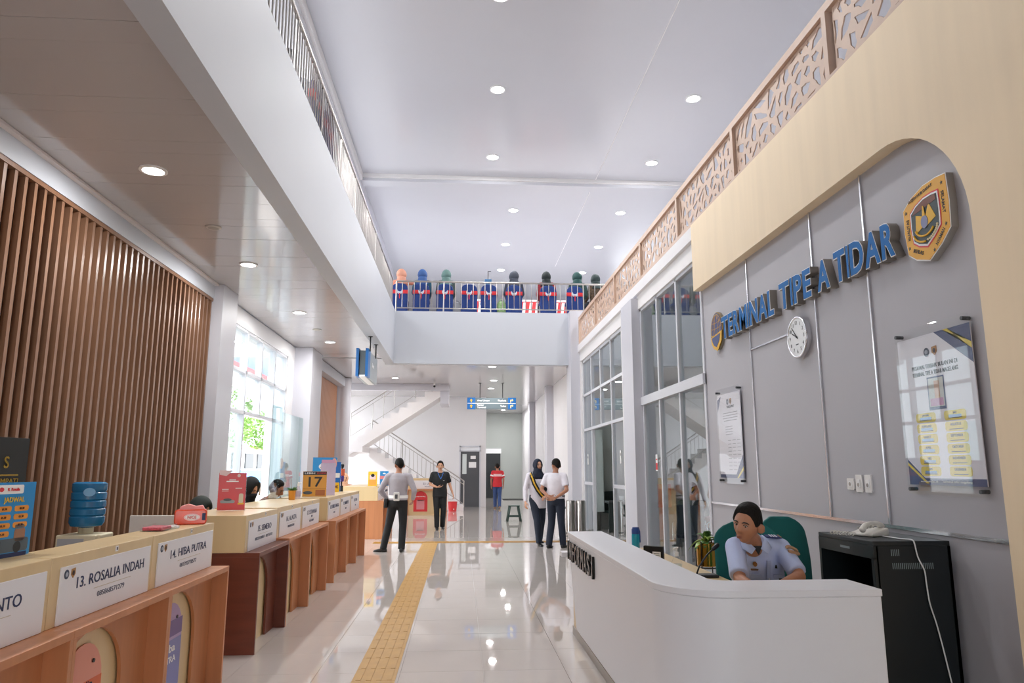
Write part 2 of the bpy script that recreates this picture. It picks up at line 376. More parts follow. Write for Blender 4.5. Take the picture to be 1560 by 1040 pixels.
# ---- far part of the hall: right wall with pilasters, recess, back wall
rf = MB(); rf.box(3.25, 3.5, 19.3, 38.6, 0, 4.46); struct('wall_right_far', rf, WALLW)
for k, yy in enumerate((25.2, 31.6)):
    c = MB(); c.box(3.0, 3.26, yy, yy + .6, 0, 4.42); struct('column_%d' % (6 + k), c, COLUMN)
bw = MB(); bw.box(-6.2, -.06, 29.5, 29.75, 0, 4.46).box(.80, 1.02, 29.5, 29.75, 0, 4.46).box(-.06, .80, 29.5, 29.75, 2.43, 4.46).box(.9, 1.02, 29.75, 38.4, 0, 4.46)
struct('wall_back', bw, WALLW)
rb = MB(); rb.box(.9, 3.3, 38.3, 38.6, 0, 4.46); struct('wall_recess', rb, M('recess_paint', 'aab0ac', .6))
# door 1 in the back wall
d1 = bpy.data.objects.new('door_1', None); COL.objects.link(d1); d1.location = (.37, 29.5, 0); d1['kind'] = 'structure'
f = MB(); f.box(-.06, -.01, 29.46, 29.6, 0, 2.43).box(.75, .80, 29.46, 29.6, 0, 2.43).box(-.06, .80, 29.46, 29.6, 2.38, 2.43).box(-.06, .80, 29.46, 29.6, 2.2, 2.25); f.build('door_frame', ALU, d1)
f = MB(); f.box(-.01, .75, 29.50, 29.54, 0, 2.2); f.build('door_leaf', M('door_grey', '54565a', .5), d1)
f = MB(); f.box(-.01, .75, 29.52, 29.53, 2.25, 2.38); f.build('transom_pane', M('frosted', 'f2f4f6', .3), d1)
f = MB(); f.box(.06, .23, 29.485, 29.5, 1.3, 2.1); f.build('vision_pane', M('pale_pane', 'cfd6d4', .15), d1)
f = MB(); f.box(.39, .60, 29.488, 29.5, 1.9, 2.03).box(.32, .62, 29.488, 29.5, 1.55, 1.78); f.build('notice', WHT, d1)
f = MB(); f.tube([(.03, 29.44, 1.02), (.16, 29.44, 1.02)], .015, 8).tube([(.04, 29.44, 1.02), (.04, 29.52, 1.02)], .012, 8); f.build('door_handle', CHROME, d1)
d2 = bpy.data.objects.new('door_2', None); COL.objects.link(d2); d2.location = (1.65, 38.2, 0); d2['kind'] = 'structure'
f = MB(); f.box(1.2, 2.08, 38.24, 38.32, 0, 2.3); f.build('door_leaf', M('door_charcoal', '23292c', .5), d2)
f = MB(); f.box(1.16, 2.12, 38.22, 38.32, 2.3, 2.55); f.build('transom_pane', M('frosted', 'f2f4f6', .3), d2)
d3 = bpy.data.objects.new('door_3', None); COL.objects.link(d3); d3.location = (3.2, 26.6, 0); d3['kind'] = 'structure'
f = MB(); f.box(3.22, 3.26, 26.3, 27.0, 0, 2.3); f.build('door_leaf', M('door_grey', '54565a', .5), d3)

# ---- stairs at the back on the left
ST = M('stair_white', 'ebe9ea', .5)
stairs = None
def flight(root, y0, y1, x0, z0, dx, n, rise=.19, run=.29, thick=.36):
    for k in range(n):
        m_ = MB(); xa = x0 + dx * k * run; xb = x0 + dx * (k + 1) * run; zt_ = z0 + (k + 1) * rise
        a, b = (xa, xb) if dx > 0 else (xb, xa)
        m_.box(a, b, y0, y1, zt_ - rise, zt_); m_.build('step', ST, root)
    m_ = MB(); zl = z0 - thick if z0 > .3 else 0; xe = x0 if z0 > .3 else x0 + dx * run * thick / rise; p = [(x0, z0), (x0 + dx * run * n, z0 + n * rise), (x0 + dx * run * n, z0 + n * rise - thick), (xe, zl)] + ([(x0 + .0001 * dx, zl)] if z0 <= .3 else [])
    m_.prism(p, (0, 0, 0), (1, 0, 0), (0, 0, 1), (0, 1, 0), y0 - .012, y1 + .012); m_.build('stringer', ST, root)
def rail_run(root, p0, p1, h, n, mat=STEEL, base=.12, r=.022, posts=3, rb=.009):
    p0, p1 = V(p0), V(p1); up = V((0, 0, h))
    m_ = MB(); m_.tube([p0 + up, p1 + up], r, 10); m_.build('handrail', mat, root, 'auto')
    m_ = MB(); m_.tube([p0 + up * .86, p1 + up * .86], r * .6, 8); m_.build('upper_rail', mat, root, 'auto')
    m_ = MB(); m_.tube([p0 + V((0, 0, base)), p1 + V((0, 0, base))], r * .6, 8); m_.build('lower_rail', mat, root, 'auto')
    for i in range(posts):
        q = p0.lerp(p1, i / (posts - 1)); m_ = MB(); m_.tube([q, q + up], r * .9, 10); m_.build('post', mat, root, 'auto')
    for i in range(1, n):
        q = p0.lerp(p1, i / n); m_ = MB(); m_.tube([q + V((0, 0, base)), q + up * .86], rb, 6); m_.build('baluster', mat, root)
s1 = thing('staircase', 'white staircase of two flights with steel railings under the back ceiling', 'staircase', (-2, 26.5, 0))
flight(s1, 26.9, 28.3, .12, 0, -1, 12)                 # lower flight climbs to the left
m_ = MB(); m_.box(-5.0, -3.36, 25.0, 28.3, 2.08, 2.28); m_.build('landing', ST, s1)
flight(s1, 25.1, 26.6, -3.9, 2.28, 1, 11)              # upper flight climbs back to the right
rail_run(s1, (.12, 26.92, .12), (-3.3, 26.92, 2.34), .95, 22, posts=4)
rail_run(s1, (-3.8, 25.15, 2.5), (-1.6, 25.15, 3.94), .9, 3, posts=3, r=.012)
bm2 = MB(); bm2.box(-4.2, -.45, 24.9, 25.08, 4.19, 4.415).box(-.75, -.451, 25.08, 26.6, 3.75, 4.415); struct('beam_stairwell', bm2, COLUMN)
sw = MB(); sw.box(-6.2, -6, 23.4, 29.5, 0, .3).box(-6.2, -6, 23.4, 29.5, 4.2, 4.46).box(-6.2, -4.36, 23.2, 23.4, 0, 4.46); struct('wall_stairwell', sw, WALLW)

# ---- outside the left window
ex = MB(); ex.box(-60, -4.35, -4, 90, -.3, -.02); struct('ground_outside', ex, M('paving_grey', 'a9a8a4', .8))

# ---- the end of the hall behind the camera: wall with an open entrance, and the upper side wall on the right
en = MB(); en.box(-4.35, -.9, -4.2, -4, 0, 4.6).box(1.9, 12, -4.2, -4, 0, 4.6).box(-4.35, 12, -4.2, -4, 2.6, 9.3); struct('wall_entrance', en, WALLW)
en = MB(); en.box(12, 12.2, -4, 38.6, 4.6, 9.3); struct('wall_right_upper', en, WALLW)
en = MB(); en.box(3.05, 3.4, -4, 1.0, 0, 4.73).box(3.4, 12, -4, 38, 4.4, 4.55); struct('wall_right_near', en, WALLW)
# ================================================================== RAILINGS, LIGHTS, SIGNS
rl = thing('balcony_railing', 'steel balcony railing across the far upper floor in front of the chairs', 'railing', (1, 18.95, 5.68))
def railing(root, p0, p1, n, posts, rb=.011):
    p0, p1 = V(p0), V(p1)
    m_ = MB(); m_.tube([p0 + V((0, 0, .86)), p1 + V((0, 0, .86))], .026, 12); m_.build('handrail', STEEL, root, 'auto')
    m_ = MB(); m_.tube([p0 + V((0, 0, .12)), p1 + V((0, 0, .12))], .016, 10); m_.build('lower_rail', STEEL, root, 'auto')
    bal = MB(); bal.tube([(0, 0, .12), (0, 0, .86)], rb, 6); bme = bal.mesh('baluster'); bme.materials.append(STEEL)
    pos = MB(); pos.tube([(0, 0, 0), (0, 0, .86)], .02, 8); pme_ = pos.mesh('post'); pme_.materials.append(STEEL)
    for i in range(n + 1):
        q = p0.lerp(p1, i / n); isp = i % posts == 0
        o = bpy.data.objects.new('post' if isp else 'baluster', pme_ if isp else bme); COL.objects.link(o)
        o.location = q - root.location; o.parent = root
railing(rl, (-1.80, 19.05, 5.68), (4.6, 19.05, 5.68), 40, 8)
rl = thing('balcony_railing', 'long steel gallery railing running above the ticket counters', 'railing', (-1.86, 10, 5.68))
railing(rl, (-1.90, 4.5, 5.68), (-1.90, 18.95, 5.68), 116, 12)

# tan lattice parapet on the roof of the right-hand rooms, cut with an organic web
def web_panel(w, h, n, seed, fillet=.72):
    rnd = random.Random(seed); pts = []
    while len(pts) < n:
        p = (rnd.uniform(0, w), rnd.uniform(0, h))
        if all((p[0] - q[0]) ** 2 + (p[1] - q[1]) ** 2 > (.55 * math.sqrt(w * h / n)) ** 2 for q in pts) or rnd.random() < .01: pts.append(p)
    mb = MB()
    for i, p in enumerate(pts):
        poly = [(0, 0), (w, 0), (w, h), (0, h)]
        for j, q in enumerate(pts):
            if i == j: continue
            mx, my = (p[0] + q[0]) / 2, (p[1] + q[1]) / 2; nx, ny = q[0] - p[0], q[1] - p[1]; out = []
            for k in range(len(poly)):
                a, b = poly[k], poly[(k + 1) % len(poly)]
                da = (a[0] - mx) * nx + (a[1] - my) * ny; db = (b[0] - mx) * nx + (b[1] - my) * ny
                if da <= 0: out.append(a)
                if da * db < 0:
                    t = da / (da - db); out.append((a[0] + (b[0] - a[0]) * t, a[1] + (b[1] - a[1]) * t))
            poly = out
            if not poly: break
        if len(poly) < 3: continue
        # outline subdivided, hole rounded by pulling towards the centre
        cx = sum(a[0] for a in poly) / len(poly); cy = sum(a[1] for a in poly) / len(poly); o_, h_ = [], []
        k = len(poly)
        for a in range(k):
            A, B, C_ = V((*poly[a - 1], 0)), V((*poly[a], 0)), V((*poly[(a + 1) % k], 0))
            for t in (.0, .5):
                e = B.lerp(C_, t); o_.append((e.x, e.y))
                e2 = (A + B * 2 + C_) / 4 if t == 0 else (B + C_) / 2
                c_ = V((cx, cy, 0)); d = (e2 - c_); L = d.length; e2 = c_ + d * max(.15, (L - .026) / max(L, 1e-4)); h_.append((e2.x, e2.y))
        m = len(o_); vs = []
        for z in (0, .012): vs += [(0 + z, a, b) for a, b in o_] + [(0 + z, a, b) for a, b in h_]
        fs = []
        for a in range(m):
            b = (a + 1) % m
            fs += [(a, b, m + b, m + a), (2 * m + a, 3 * m + a, 3 * m + b, 2 * m + b), (m + a, m + b, 3 * m + b, 3 * m + a)]
        mb.add(vs, fs)
    return mb
par = thing('lattice_parapet', 'tan lattice parapet with cut-out web panels above the right-hand rooms', 'railing', (3.1, 11, 4.73))
PY = [18.38, 16.1, 13.97, 11.83, 9.68, 7.52, 5.38, 3.2, 1.0]
fr_ = MB(); fr_.box(3.06, 3.14, 1.0, 18.42, 5.38, 5.46); fr_.build('top_rail', LATTICE, par)
fr_ = MB(); fr_.box(3.06, 3.14, 1.0, 18.42, 4.73, 4.79); fr_.build('bottom_rail', LATTICE, par)
webs = []
for s_ in range(3):
    me = web_panel(2.06, .59, 44, 11 + s_).mesh('lattice_panel'); me.materials.append(LATTICE); webs.append(me)
for k, yy in enumerate(PY):
    p_ = MB(); p_.box(3.06, 3.14, yy - .035, yy + .035, 4.79, 5.38); p_.build('post', LATTICE, par)
    if k:
        o = bpy.data.objects.new('lattice_panel', webs[k % 3]); COL.objects.link(o); o.parent = par
        o.location = V((3.095, yy + .03, 4.79)) - par.location

# downlights: lamp, trim ring and the light of the lamp itself
def downlight(label, x, y, z, power, r, grp):
    t = thing('downlight', label, 'light', (x, y, z), grp)
    m_ = MB(); m_.lathe([(r + .03, 0), (r + .03, -.012), (r, -.015), (r, 0)], (x, y, z), 28); m_.build('trim_ring', WHT, t, 'auto')
    m_ = MB(); m_.lathe([(r * .97, -.004), (r * .97, -.011), (r * .2, -.013)], (x, y, z), 28); m_.build('lamp_disc', LAMP, t, 'auto')
    ld = bpy.data.lights.new('downlight_lamp', 'AREA'); ld.shape = 'DISK'; ld.size = r * 2; ld.energy = power; ld.color = (1, .985, .97)
    lo = bpy.data.objects.new('downlight_lamp', ld); COL.objects.link(lo); lo.location = (0, 0, -.02); lo.parent = t
ords = ['first', 'second', 'third', 'fourth', 'fifth', 'sixth', 'seventh']
for k, (x, y) in enumerate([(.5, 7.2), (.55, 10.4), (.65, 13.31), (.69, 16.5), (1.46, 20.13), (1.43, 23.42), (1.45, 26.63)]):
    downlight('round downlight in the high ceiling, %s from the camera in the inner row' % ords[k], x, y, 9.05, LAMP_UP, .13, 'downlights in the high ceiling')
for k, (x, y) in enumerate([(4.7, 13.39), (4.67, 16.56), (4.67, 20.12), (4.65, 23.48), (4.64, 26.78)]):
    downlight('round downlight in the high ceiling, %s from the camera in the row beside the lattice' % ords[k], x, y, 9.05, LAMP_UP, .13, 'downlights in the high ceiling')
for k, (x, y) in enumerate([(-3.04, 3.5), (-3.04, 6.84), (-3.07, 10.14), (-3.05, 13.35), (-3.05, 16.55)]):
    downlight('round downlight in the low ceiling above the counters, %s along the slat wall' % ords[k], x, y, 4.405, LAMP_LOW, .10, 'downlights over the counters')
for k, (x, y) in enumerate([(.87, 20.43), (1.06, 23.73), (1.07, 26.15), (-2.16, 23.25)]):
    downlight(['round downlight just behind the balcony beam', 'round downlight in front of the hanging direction sign', 'round downlight behind the hanging direction sign', 'round downlight beside the stairwell beam'][k], x, y, 4.42, LAMP_LOW, .10, 'downlights under the back floor')
for k, (x, y, l) in enumerate([(-3.02, 8.52, 'small round ceiling speaker near the big downlight'), (-3.05, 15.03, 'small round ceiling speaker over the window bay')]):
    t = thing('ceiling_speaker', l, 'speaker', (x, y, 4.405), 'round ceiling speakers')
    m_ = MB(); m_.lathe([(.09, 0), (.09, -.012), (.075, -.02)], (x, y, 4.405), 24); m_.build('rim', M('speaker_rim', 'c9c4bd', .5), t, 'auto')
    m_ = MB(); m_.lathe([(.07, -.018), (.05, -.024)], (x, y, 4.405), 24); m_.build('grille', M('speaker_grille', 'a9a49c', .6), t, 'auto')
t = thing('camera_dome', 'small white ceiling camera on the stairwell beam', 'camera', (-.95, 24.85, 4.42))
m_ = MB(); m_.box(-.98, -.92, 24.82, 24.9, 4.36, 4.42); m_.build('bracket', WHT, t); m_ = MB(); m_.sphere((-.95, 24.84, 4.33), .04); m_.build('lens', BLACK, t, True)

for k, yy in enumerate((32.5, 36.0)):  # extra fill lamps, added so the far recess does not go black
    downlight('added fill downlight in the far recess, ' + ('nearer' if k == 0 else 'farther') + ' one', 2.1, yy, 4.42, LAMP_LOW * 1.5, .10, 'downlights under the back floor')
# hanging direction signs
def arrow(kind, at, fr, s, parent):
    if kind == 'up': poly = [(-.5, 0), (0, .55), (.5, 0), (.18, 0), (.18, -.5), (-.18, -.5), (-.18, 0)]
    elif kind == 'left': poly = [(0, -.5), (-.55, 0), (0, .5), (0, .18), (.5, .18), (.5, -.18), (0, -.18)]
    else: poly = [(-.45, -.5), (-.15, -.5), (-.15, .12), (.1, .12), (.1, -.15), (.55, .28), (.1, .7), (.1, .42), (-.45, .42)]
    plate([(a * s, b * s) for a, b in poly], at, fr, .002, YEL if kind != 'turn' else M('arrow_pale', 'f0dc9a', .5), parent, 'arrow', .002)
def hang_sign(label, c, fr, w, h, d, rows, ztop, postx):
    t = thing('hanging_sign', label, 'sign', c); c = V(c); r, u, n = fr
    m_ = MB(); m_.obox(c, r, n, u, w / 2, d / 2, h / 2); m_.build('board', SGREY, t)
    for s_ in (-1, 1):
        m_ = MB(); m_.obox(c + r * s_ * (w / 2 - .08), r, n, u, .14, d / 2 + .006, h / 2 + .01); m_.build('blue_end', BLUE, t)
    m_ = MB(); m_.obox(c, r, n, u, w / 2 + .05, d / 2 + .008, .008); m_.build('divider', WHT, t)
    for px in postx:
        q = c + r * px + u * h / 2; m_ = MB(); m_.tube([q, V((q.x, q.y, ztop))], .014, 8); m_.build('hanger', BLACK, t)
        m_ = MB(); m_.lathe([(.05, -.01), (.05, 0)], (q.x, q.y, ztop), 12); m_.build('ceiling_plate', BLACK, t)
    f2 = (r, u, n); o_ = c + n * (d / 2)
    for s_, al, rw, st in rows:
        px = -w / 2 + .28 if al == 'L' else w / 2 - .28
        txt(st, o_ + r * px + u * rw, f2, .062, WHT, t, align=al, off=.02, lift=.001)
    for rw in (h / 4, -h / 4):
        arrow('up', o_ - r * (w / 2 - .08) + u * rw + n * .006, f2, .11, t); arrow('turn', o_ + r * (w / 2 - .09) + u * (rw - .01) + n * .006, f2, .11, t)
    return t
hang_sign('blue and grey direction sign hanging in front of the back wall', (1.03, 24.6, 3.72), FWD, 1.56, .38, .09,
    [(0, 'L', .10, 'Area Umum'), (0, 'R', .10, 'Mushola'), (0, 'L', -.05, 'Kantor'), (0, 'L', -.135, 'Terminal'), (0, 'R', -.09, 'Toilet')], 4.42, (-.40, .38))
t = thing('hanging_sign', 'blue and grey sign hung end-on below the gallery edge', 'sign', (-2.06, 15.6, 3.6))
fr2 = EAST
m_ = MB(); m_.box(-2.12, -1.99, 14.85, 16.35, 3.42, 3.94); m_.build('board', SGREY, t)
for x_ in (-2.16, -1.965):
    m_ = MB(); m_.box(x_ - .028, x_ + .028, 14.8, 15.15, 3.40, 3.98); m_.build('blue_end', BLUE, t)
    m_ = MB(); m_.box(x_ - .028, x_ + .028, 15.15, 16.4, 3.40, 3.96); m_.build('side_panel', M('panel_grey', '8c979e', .3), t)
m_ = MB(); m_.box(-2.12, -1.99, 14.84, 16.35, 3.39, 3.43); m_.build('bottom_lip', WHT, t)
txt('Keluar', (-1.935, 15.62, 3.72), EAST, .09, WHT, t, off=.02)
for yy in (15.0, 16.0):
    m_ = MB(); m_.tube([(-1.93, yy, 3.94), (-1.93, yy, 4.26)], .016, 8); m_.build('hanger', BLACK, t); m_ = MB(); m_.lathe([(.05, -.01), (.05, 0)], (-1.93, yy, 4.262), 12); m_.build('ceiling_plate', BLACK, t)
# ================================================================== TICKET COUNTERS
def emblem_pair(at, fr, h, parent):
    """the two small round crests printed at the corner of each sign"""
    r, u, n = fr; at = V(at)
    m_ = MB(); m_.prism(oval(h * .95, h, 18), at, r, u, n, .0005, .002); m_.build('crest', M('crest_navy', '3a4258', .5), parent)
    m_ = MB(); m_.prism(oval(h * .55, h * .5, 12), at, r, u, n, .002, .003); m_.build('crest', M('crest_pale', 'a9b0bd', .5), parent)
    q = at + r * h * 1.35
    m_ = MB(); m_.prism([(-.42 * h, .45 * h), (.42 * h, .5 * h), (.45 * h, -.15 * h), (0, -.55 * h), (-.45 * h, -.15 * h)], q, r, u, n, .0005, .002); m_.build('crest', M('crest_bronze', 'a9793f', .5), parent)
    m_ = MB(); m_.prism(oval(h * .45, h * .55, 12), q, r, u, n, .002, .003); m_.build('crest', M('crest_dark', '3b2a24', .5), parent)
def counter(name_label, y0, W, l1, l2, wood=ORANGE, depth=.62, zs=.82, zt=1.13, xf=-1.70, boxback=-2.08, first=False, last=False, group=None, detail=True, l3=None):
    y1 = y0 + W; t = thing('ticket_counter', name_label, 'counter', (xf - .3, (y0 + y1) / 2, 0), group)
    th = .028; xb = xf - depth; xr = xf - .11
    for yy in (y0, y1 - th):
        m_ = MB(); m_.box(xb, xf, yy, yy + th, 0, zs - .035); m_.build('side_board', wood, t, bev=.002)
    m_ = MB(); m_.box(xb, xf, y0, y1, zs - .035, zs); m_.build('ledge', wood, t, bev=.002)
    ya, yb = y0 + .05, y0 + W * .70; cy = (ya + yb) / 2; rad = (yb - ya) / 2; zsp = zs - .075 - rad * .9
    m_ = MB(); m_.box(xr - .02, xr, yb, y1 - th, 0, zs - .035).box(xr - .02, xr, y0 + th, ya, 0, zs - .035)
    N = 16; P = [(cy - rad * math.cos(math.pi * i / N), zsp + rad * .9 * math.sin(math.pi * i / N)) for i in range(N + 1)]
    for i in range(N):
        m_.prism([P[i], P[i + 1], (P[i + 1][0], zs - .035), (P[i][0], zs - .035)], (xr, 0, 0), (0, 1, 0), (0, 0, 1), (-1, 0, 0), 0, .02)
    m_.build('arch_panel', wood, t)
    m_ = MB(); m_.box(xr - .045, xr - .03, y0 + th, y1 - th, 0, zs - .035); m_.build('inset_panel', BEIGE, t)
    # upper box with the sign
    xs = xf - .13
    m_ = MB(); m_.box(boxback, xs, y0 + .003, y1 - .003, zs, zt); m_.build('upper_box', BEIGE, t, bev=.003)
    m_ = MB(); m_.box(xb, boxback + .001, y0 + .02, y1 - .02, .70, .74); m_.build('work_top', BEIGE, t)
    sw, sh = W - .115, zt - zs - .052
    m_ = MB(); m_.box(xs, xs + .008, y0 + .075, y0 + .075 + sw, zs + .002, zs + .002 + sh); sp = m_.build('sign_panel', SIGNW, t, bev=.002)
    c = V((xs + .008, y0 + .075 + sw / 2, zs + .002 + sh / 2))
    txt(l1, c + V((0, .03, sh * .16)), EAST, sh * .2, NAVY, sp, w=min(sw * .76, len(l1) * .046), off=.004, lift=.0005)
    if l3: txt(l3, c + V((0, .03, -sh * .06)), EAST, sh * .12, NAVY, sp, off=.01, lift=.0005)
    m_ = MB(); m_.box(xs + .008, xs + .009, c.y - sw * .17, c.y + sw * .25, c.z - .012 - (.03 if l3 else 0), c.z - .009 - (.03 if l3 else 0)); m_.build('rule', M('rule_gold', 'c9bfae', .5), sp)
    if l2: txt(l2, c + V((0, .02, -sh * .17 - (.02 if l3 else 0))), EAST, sh * .1, M('ink_grey', '676b7d', .5), sp, w=min(sw * .7, len(l2) * .0245), off=.0, lift=.0005)
    emblem_pair(c + V((0, -sw / 2 + .045, sh * .36)), EAST, .043, sp)
    if detail:
        m_ = MB(); m_.box(xs, xs + .003, y0 + W * .56, y0 + W * .56 + .028, zt - .036, zt - .008); m_.build('number_tag', SIGNW, t)
        m_ = MB(); m_.box(xs + .003, xs + .004, y0 + W * .56 + .008, y0 + W * .56 + .02, zt - .029, zt - .015); m_.build('tag_mark', DKGREY, t)
    return t
GC = 'ticket counters along the slat wall'
W1 = 1.08
counter('wood ticket counter nearest the camera, sign cut off by the picture edge', 1.32, W1, '11. RAMAYANA', '081200011', group=GC)
counter('wood ticket counter with sign ending in NTO, at the lower picture corner', 2.40, W1, '12. HARYANTO', '0812770', group=GC)
counter('wood ticket counter whose sign reads number 13, orange arch poster below', 3.48, W1, '13. ROSALIA INDAH', '085868571279', group=GC)
counter('wood ticket counter whose sign reads number 14, purple arch poster below', 4.56, W1, '14. HIBA PUTRA', '081392778577', group=GC)
counter('dark mahogany ticket counter whose sign reads number 15', 6.45, 1.08, '15. SEMERO', '082325388857 - 085743732', wood=DARKWOOD, boxback=-2.45, group=GC)
counter('beech ticket counter numbered 16 between counters 15 and 17', 7.53, 1.07, '16. ALASTA', '085878123301', boxback=-2.45, group=GC, zs=.84, zt=1.14)
counter('beech ticket counter below the black and yellow 17 board', 8.60, 1.09, '17. SETIAWAN', '0823246801', boxback=-2.45, group=GC, l3='JAYA', zs=.84, zt=1.14)
counter('beech ticket counter under the tall acrylic holder, first of the farther three', 10.24, 1.05, '18. SUDIRO TUNGGA', '08122', boxback=-2.5, group=GC, detail=False)
counter('beech ticket counter in the middle of the farther three', 11.29, 1.05, '19. HANDOYO', '08157', boxback=-2.5, group=GC, detail=False)
counter('beech ticket counter at the far end of the farther three', 12.34, 1.06, '20. EKA', '0813', boxback=-2.5, group=GC, detail=False)
counter('beech ticket counter behind the guard with yellow and blue flyers', 16.36, 1.15, '21. EFISIENSI', '0812', boxback=-2.6, depth=1.0, group=GC, detail=False)
counter('beech ticket counter beyond the guard, mostly hidden', 17.51, 1.15, '22. NUSANTARA', '0812', boxback=-2.6, depth=1.0, group=GC, detail=False)
# far transverse counter facing the camera with the red arch poster
t = thing('ticket_counter', 'beech counter facing the camera with a red arch poster, below the stairs', 'counter', (-1.1, 24.6, 0), GC)
m_ = MB(); m_.box(-1.75, -1.72, 24.3, 24.95, 0, .8); m_.build('side_board', ORANGE, t); m_ = MB(); m_.box(-.48, -.45, 24.3, 24.95, 0, .8); m_.build('side_board', ORANGE, t)
m_ = MB(); m_.box(-1.75, -.45, 24.3, 24.95, .8, .84); m_.build('ledge', ORANGE, t); m_ = MB(); m_.box(-1.72, -.48, 24.44, 24.46, 0, .8); m_.build('inset_panel', BEIGE, t)
m_ = MB(); m_.box(-1.74, -.46, 24.42, 24.95, .84, 1.2); m_.build('upper_box', BEIGE, t)
m_ = MB(); m_.box(-1.62, -.62, 24.41, 24.42, .86, 1.13); sp = m_.build('sign_panel', SIGNW, t)
txt('23. LIYA', (-1.1, 24.41, 1.03), FWD, .06, NAVY, sp, off=.012); txt('TRAVEL', (-1.1, 24.41, .93), FWD, .04, M('ink_grey'), sp)

# ---- arch-topped posters set in the counter arches
def arch_poly(w, h, n=12):
    r = w / 2; return [(-r, 0), (r, 0)] + [(r * math.cos(math.pi * i / n), h - r + r * math.sin(math.pi * i / n)) for i in range(n + 1)]
def arch_poster(label, c, fr, w, h, col, bands, words):
    t = thing('arch_poster', label, 'poster', c); c = V(c)
    plate(arch_poly(w, h), c, fr, .006, col, t, 'board')
    for (x0, z0, ww, hh, m) in bands: plate(rect(ww, hh, x0, z0), c, fr, .001, m, t, 'printed_band', .006)
    for (s_, z0, hh, m, ww) in words: txt(s_, c + V((0, 0, z0)), fr, hh, m, t, w=ww, lift=.0075, off=.015)
    m_ = MB(); m_.prism(oval(.02, .02, 12), c + V((0, 0, h - .10)) + fr[0] * .10, fr[0], fr[1], fr[2], .006, .012); m_.build('screw', BLACK, t)
    return t
PORG = M('poster_orange', 'e88a5c', .35); PSAL = M('poster_salmon', 'e79a86', .35)
arch_poster('orange arch-topped poster in the arch of counter 13', (-1.838, 3.86, .02), EAST, .40, .66, PSAL,
    [(0, .43, .40, .09, M('poster_deep_orange', 'e0662f', .35)), (0, .20, .40, .36, PORG)],
    [('Rosalia', .455, .035, NAVY, .22), ('KARTA', .36, .055, WHT, .27), ('SURA', .28, .05, WHT, .2)])
arch_poster('purple arch-topped poster in the arch of counter 14', (-1.838, 4.94, .02), EAST, .40, .66, M('poster_lilac', 'b39ac6', .35),
    [(0, .50, .40, .1, M('poster_violet', '6d5590', .35)), (0, .28, .40, .3, M('poster_blueviolet', '7f83bb', .35)), (.02, .07, .3, .1, M('poster_grey', '9aa0ac', .35))],
    [('Hiba', .38, .05, WHT, .2), ('PUTRA', .31, .04, WHT, .24)])
arch_poster('red arch-topped poster on the counter below the stairs', (-1.32, 24.435, .12), FWD, .46, .66, RED,
    [(0, .22, .26, .3, M('poster_rose', 'd98a92', .4)), (0, .36, .2, .03, BLACK)], [('JADWAL', .48, .045, WHT, .34)])

# ---- things standing on the counters
def flyer(name, label, p0, p1, z0, h, mat, extra, cat='flyer', d=.006, holder=True):
    fr = frame_of(p0, p1); w = (V(p1) - V(p0)).length; c = (V(p0) + V(p1)) / 2; c.z = z0
    t = thing(name, label, cat, c)
    if holder:
        m_ = MB(); m_.prism(rect(w + .01, h + .012, 0, h / 2 + .004), c, fr[0], fr[1], fr[2], -.012, -.002); m_.build('acrylic_back', CLEAR, t)
        m_ = MB(); m_.prism(rect(w + .01, .006, 0, .003), c, fr[0], fr[1], fr[2], -.07, .03); m_.build('foot', CLEAR, t)
    m_ = MB(); m_.prism(rect(w, h, 0, h / 2 + .006), c, fr[0], fr[1], fr[2], -.002, .001); m_.build('sheet', mat, t)
    for e in extra:
        if e[0] == 'r': plate(rrect(e[3], e[4], min(e[3], e[4]) * (e[6] if len(e) > 6 else .02), e[1], e[2]), c, fr, .001, e[5], t, 'print_block', .001)
        elif e[0] == 'o': plate(oval(e[3], e[4], 20, e[1], e[2]), c, fr, .0012, e[5], t, 'print_block', .001)
        elif e[0] == 'p': plate(e[1], c, fr, .0014, e[2], t, 'print_block', .001)
        else: txt(e[1], c + fr[0] * e[2] + V((0, 0, e[3])), fr, e[4], e[5], t, w=e[6] if len(e) > 6 else None, lift=.0025, off=.015)
    return t
SKY_ = M('flyer_blue', '2b8fd0', .35); ORB = M('flyer_orange', 'e99b3c', .4)
ex = [('r', -.03, .305, .17, .04, WHT, .2), ('o', -.085, .305, .03, .02, RED), ('t', 'R. Rosalia', -.01, .305, .014, RED), ('t', 'JADWAL', 0, .255, .03, M('flyer_yellow', 'f2c32e', .4), .13)]
for i in range(4):
    for j, x_ in enumerate((-.055, .055)):
        if i == 3 and j == 1: continue
        ex += [('r', x_, .218 - i * .037, .092, .025, ORB, .45), ('t', '05.30', x_, .218 - i * .037, .010, M('ink_brown', '6a3b1c', .5))]
ex += [('r', .06, .10, .07, .06, M('photo_skin', 'a0755c', .5), .3), ('r', .055, .135, .06, .02, M('photo_cap', '5f7f92', .5), .3), ('r', .02, .055, .2, .06, M('bus_grey', '56636e', .4), .25),
       ('o', .05, .045, .05, .05, M('tyre_dark', '22282e', .5)), ('r', -.08, .05, .05, .07, BLACK, .3), ('r', 0, .012, .23, .018, M('flyer_navy', '1c2c5c', .5), .02)]
flyer('flyer', 'light blue JADWAL timetable flyer on the counter at the picture edge', (-2.055, 3.37, 1.13), (-2.025, 3.64, 1.13), 1.13, .33, SKY_, ex)
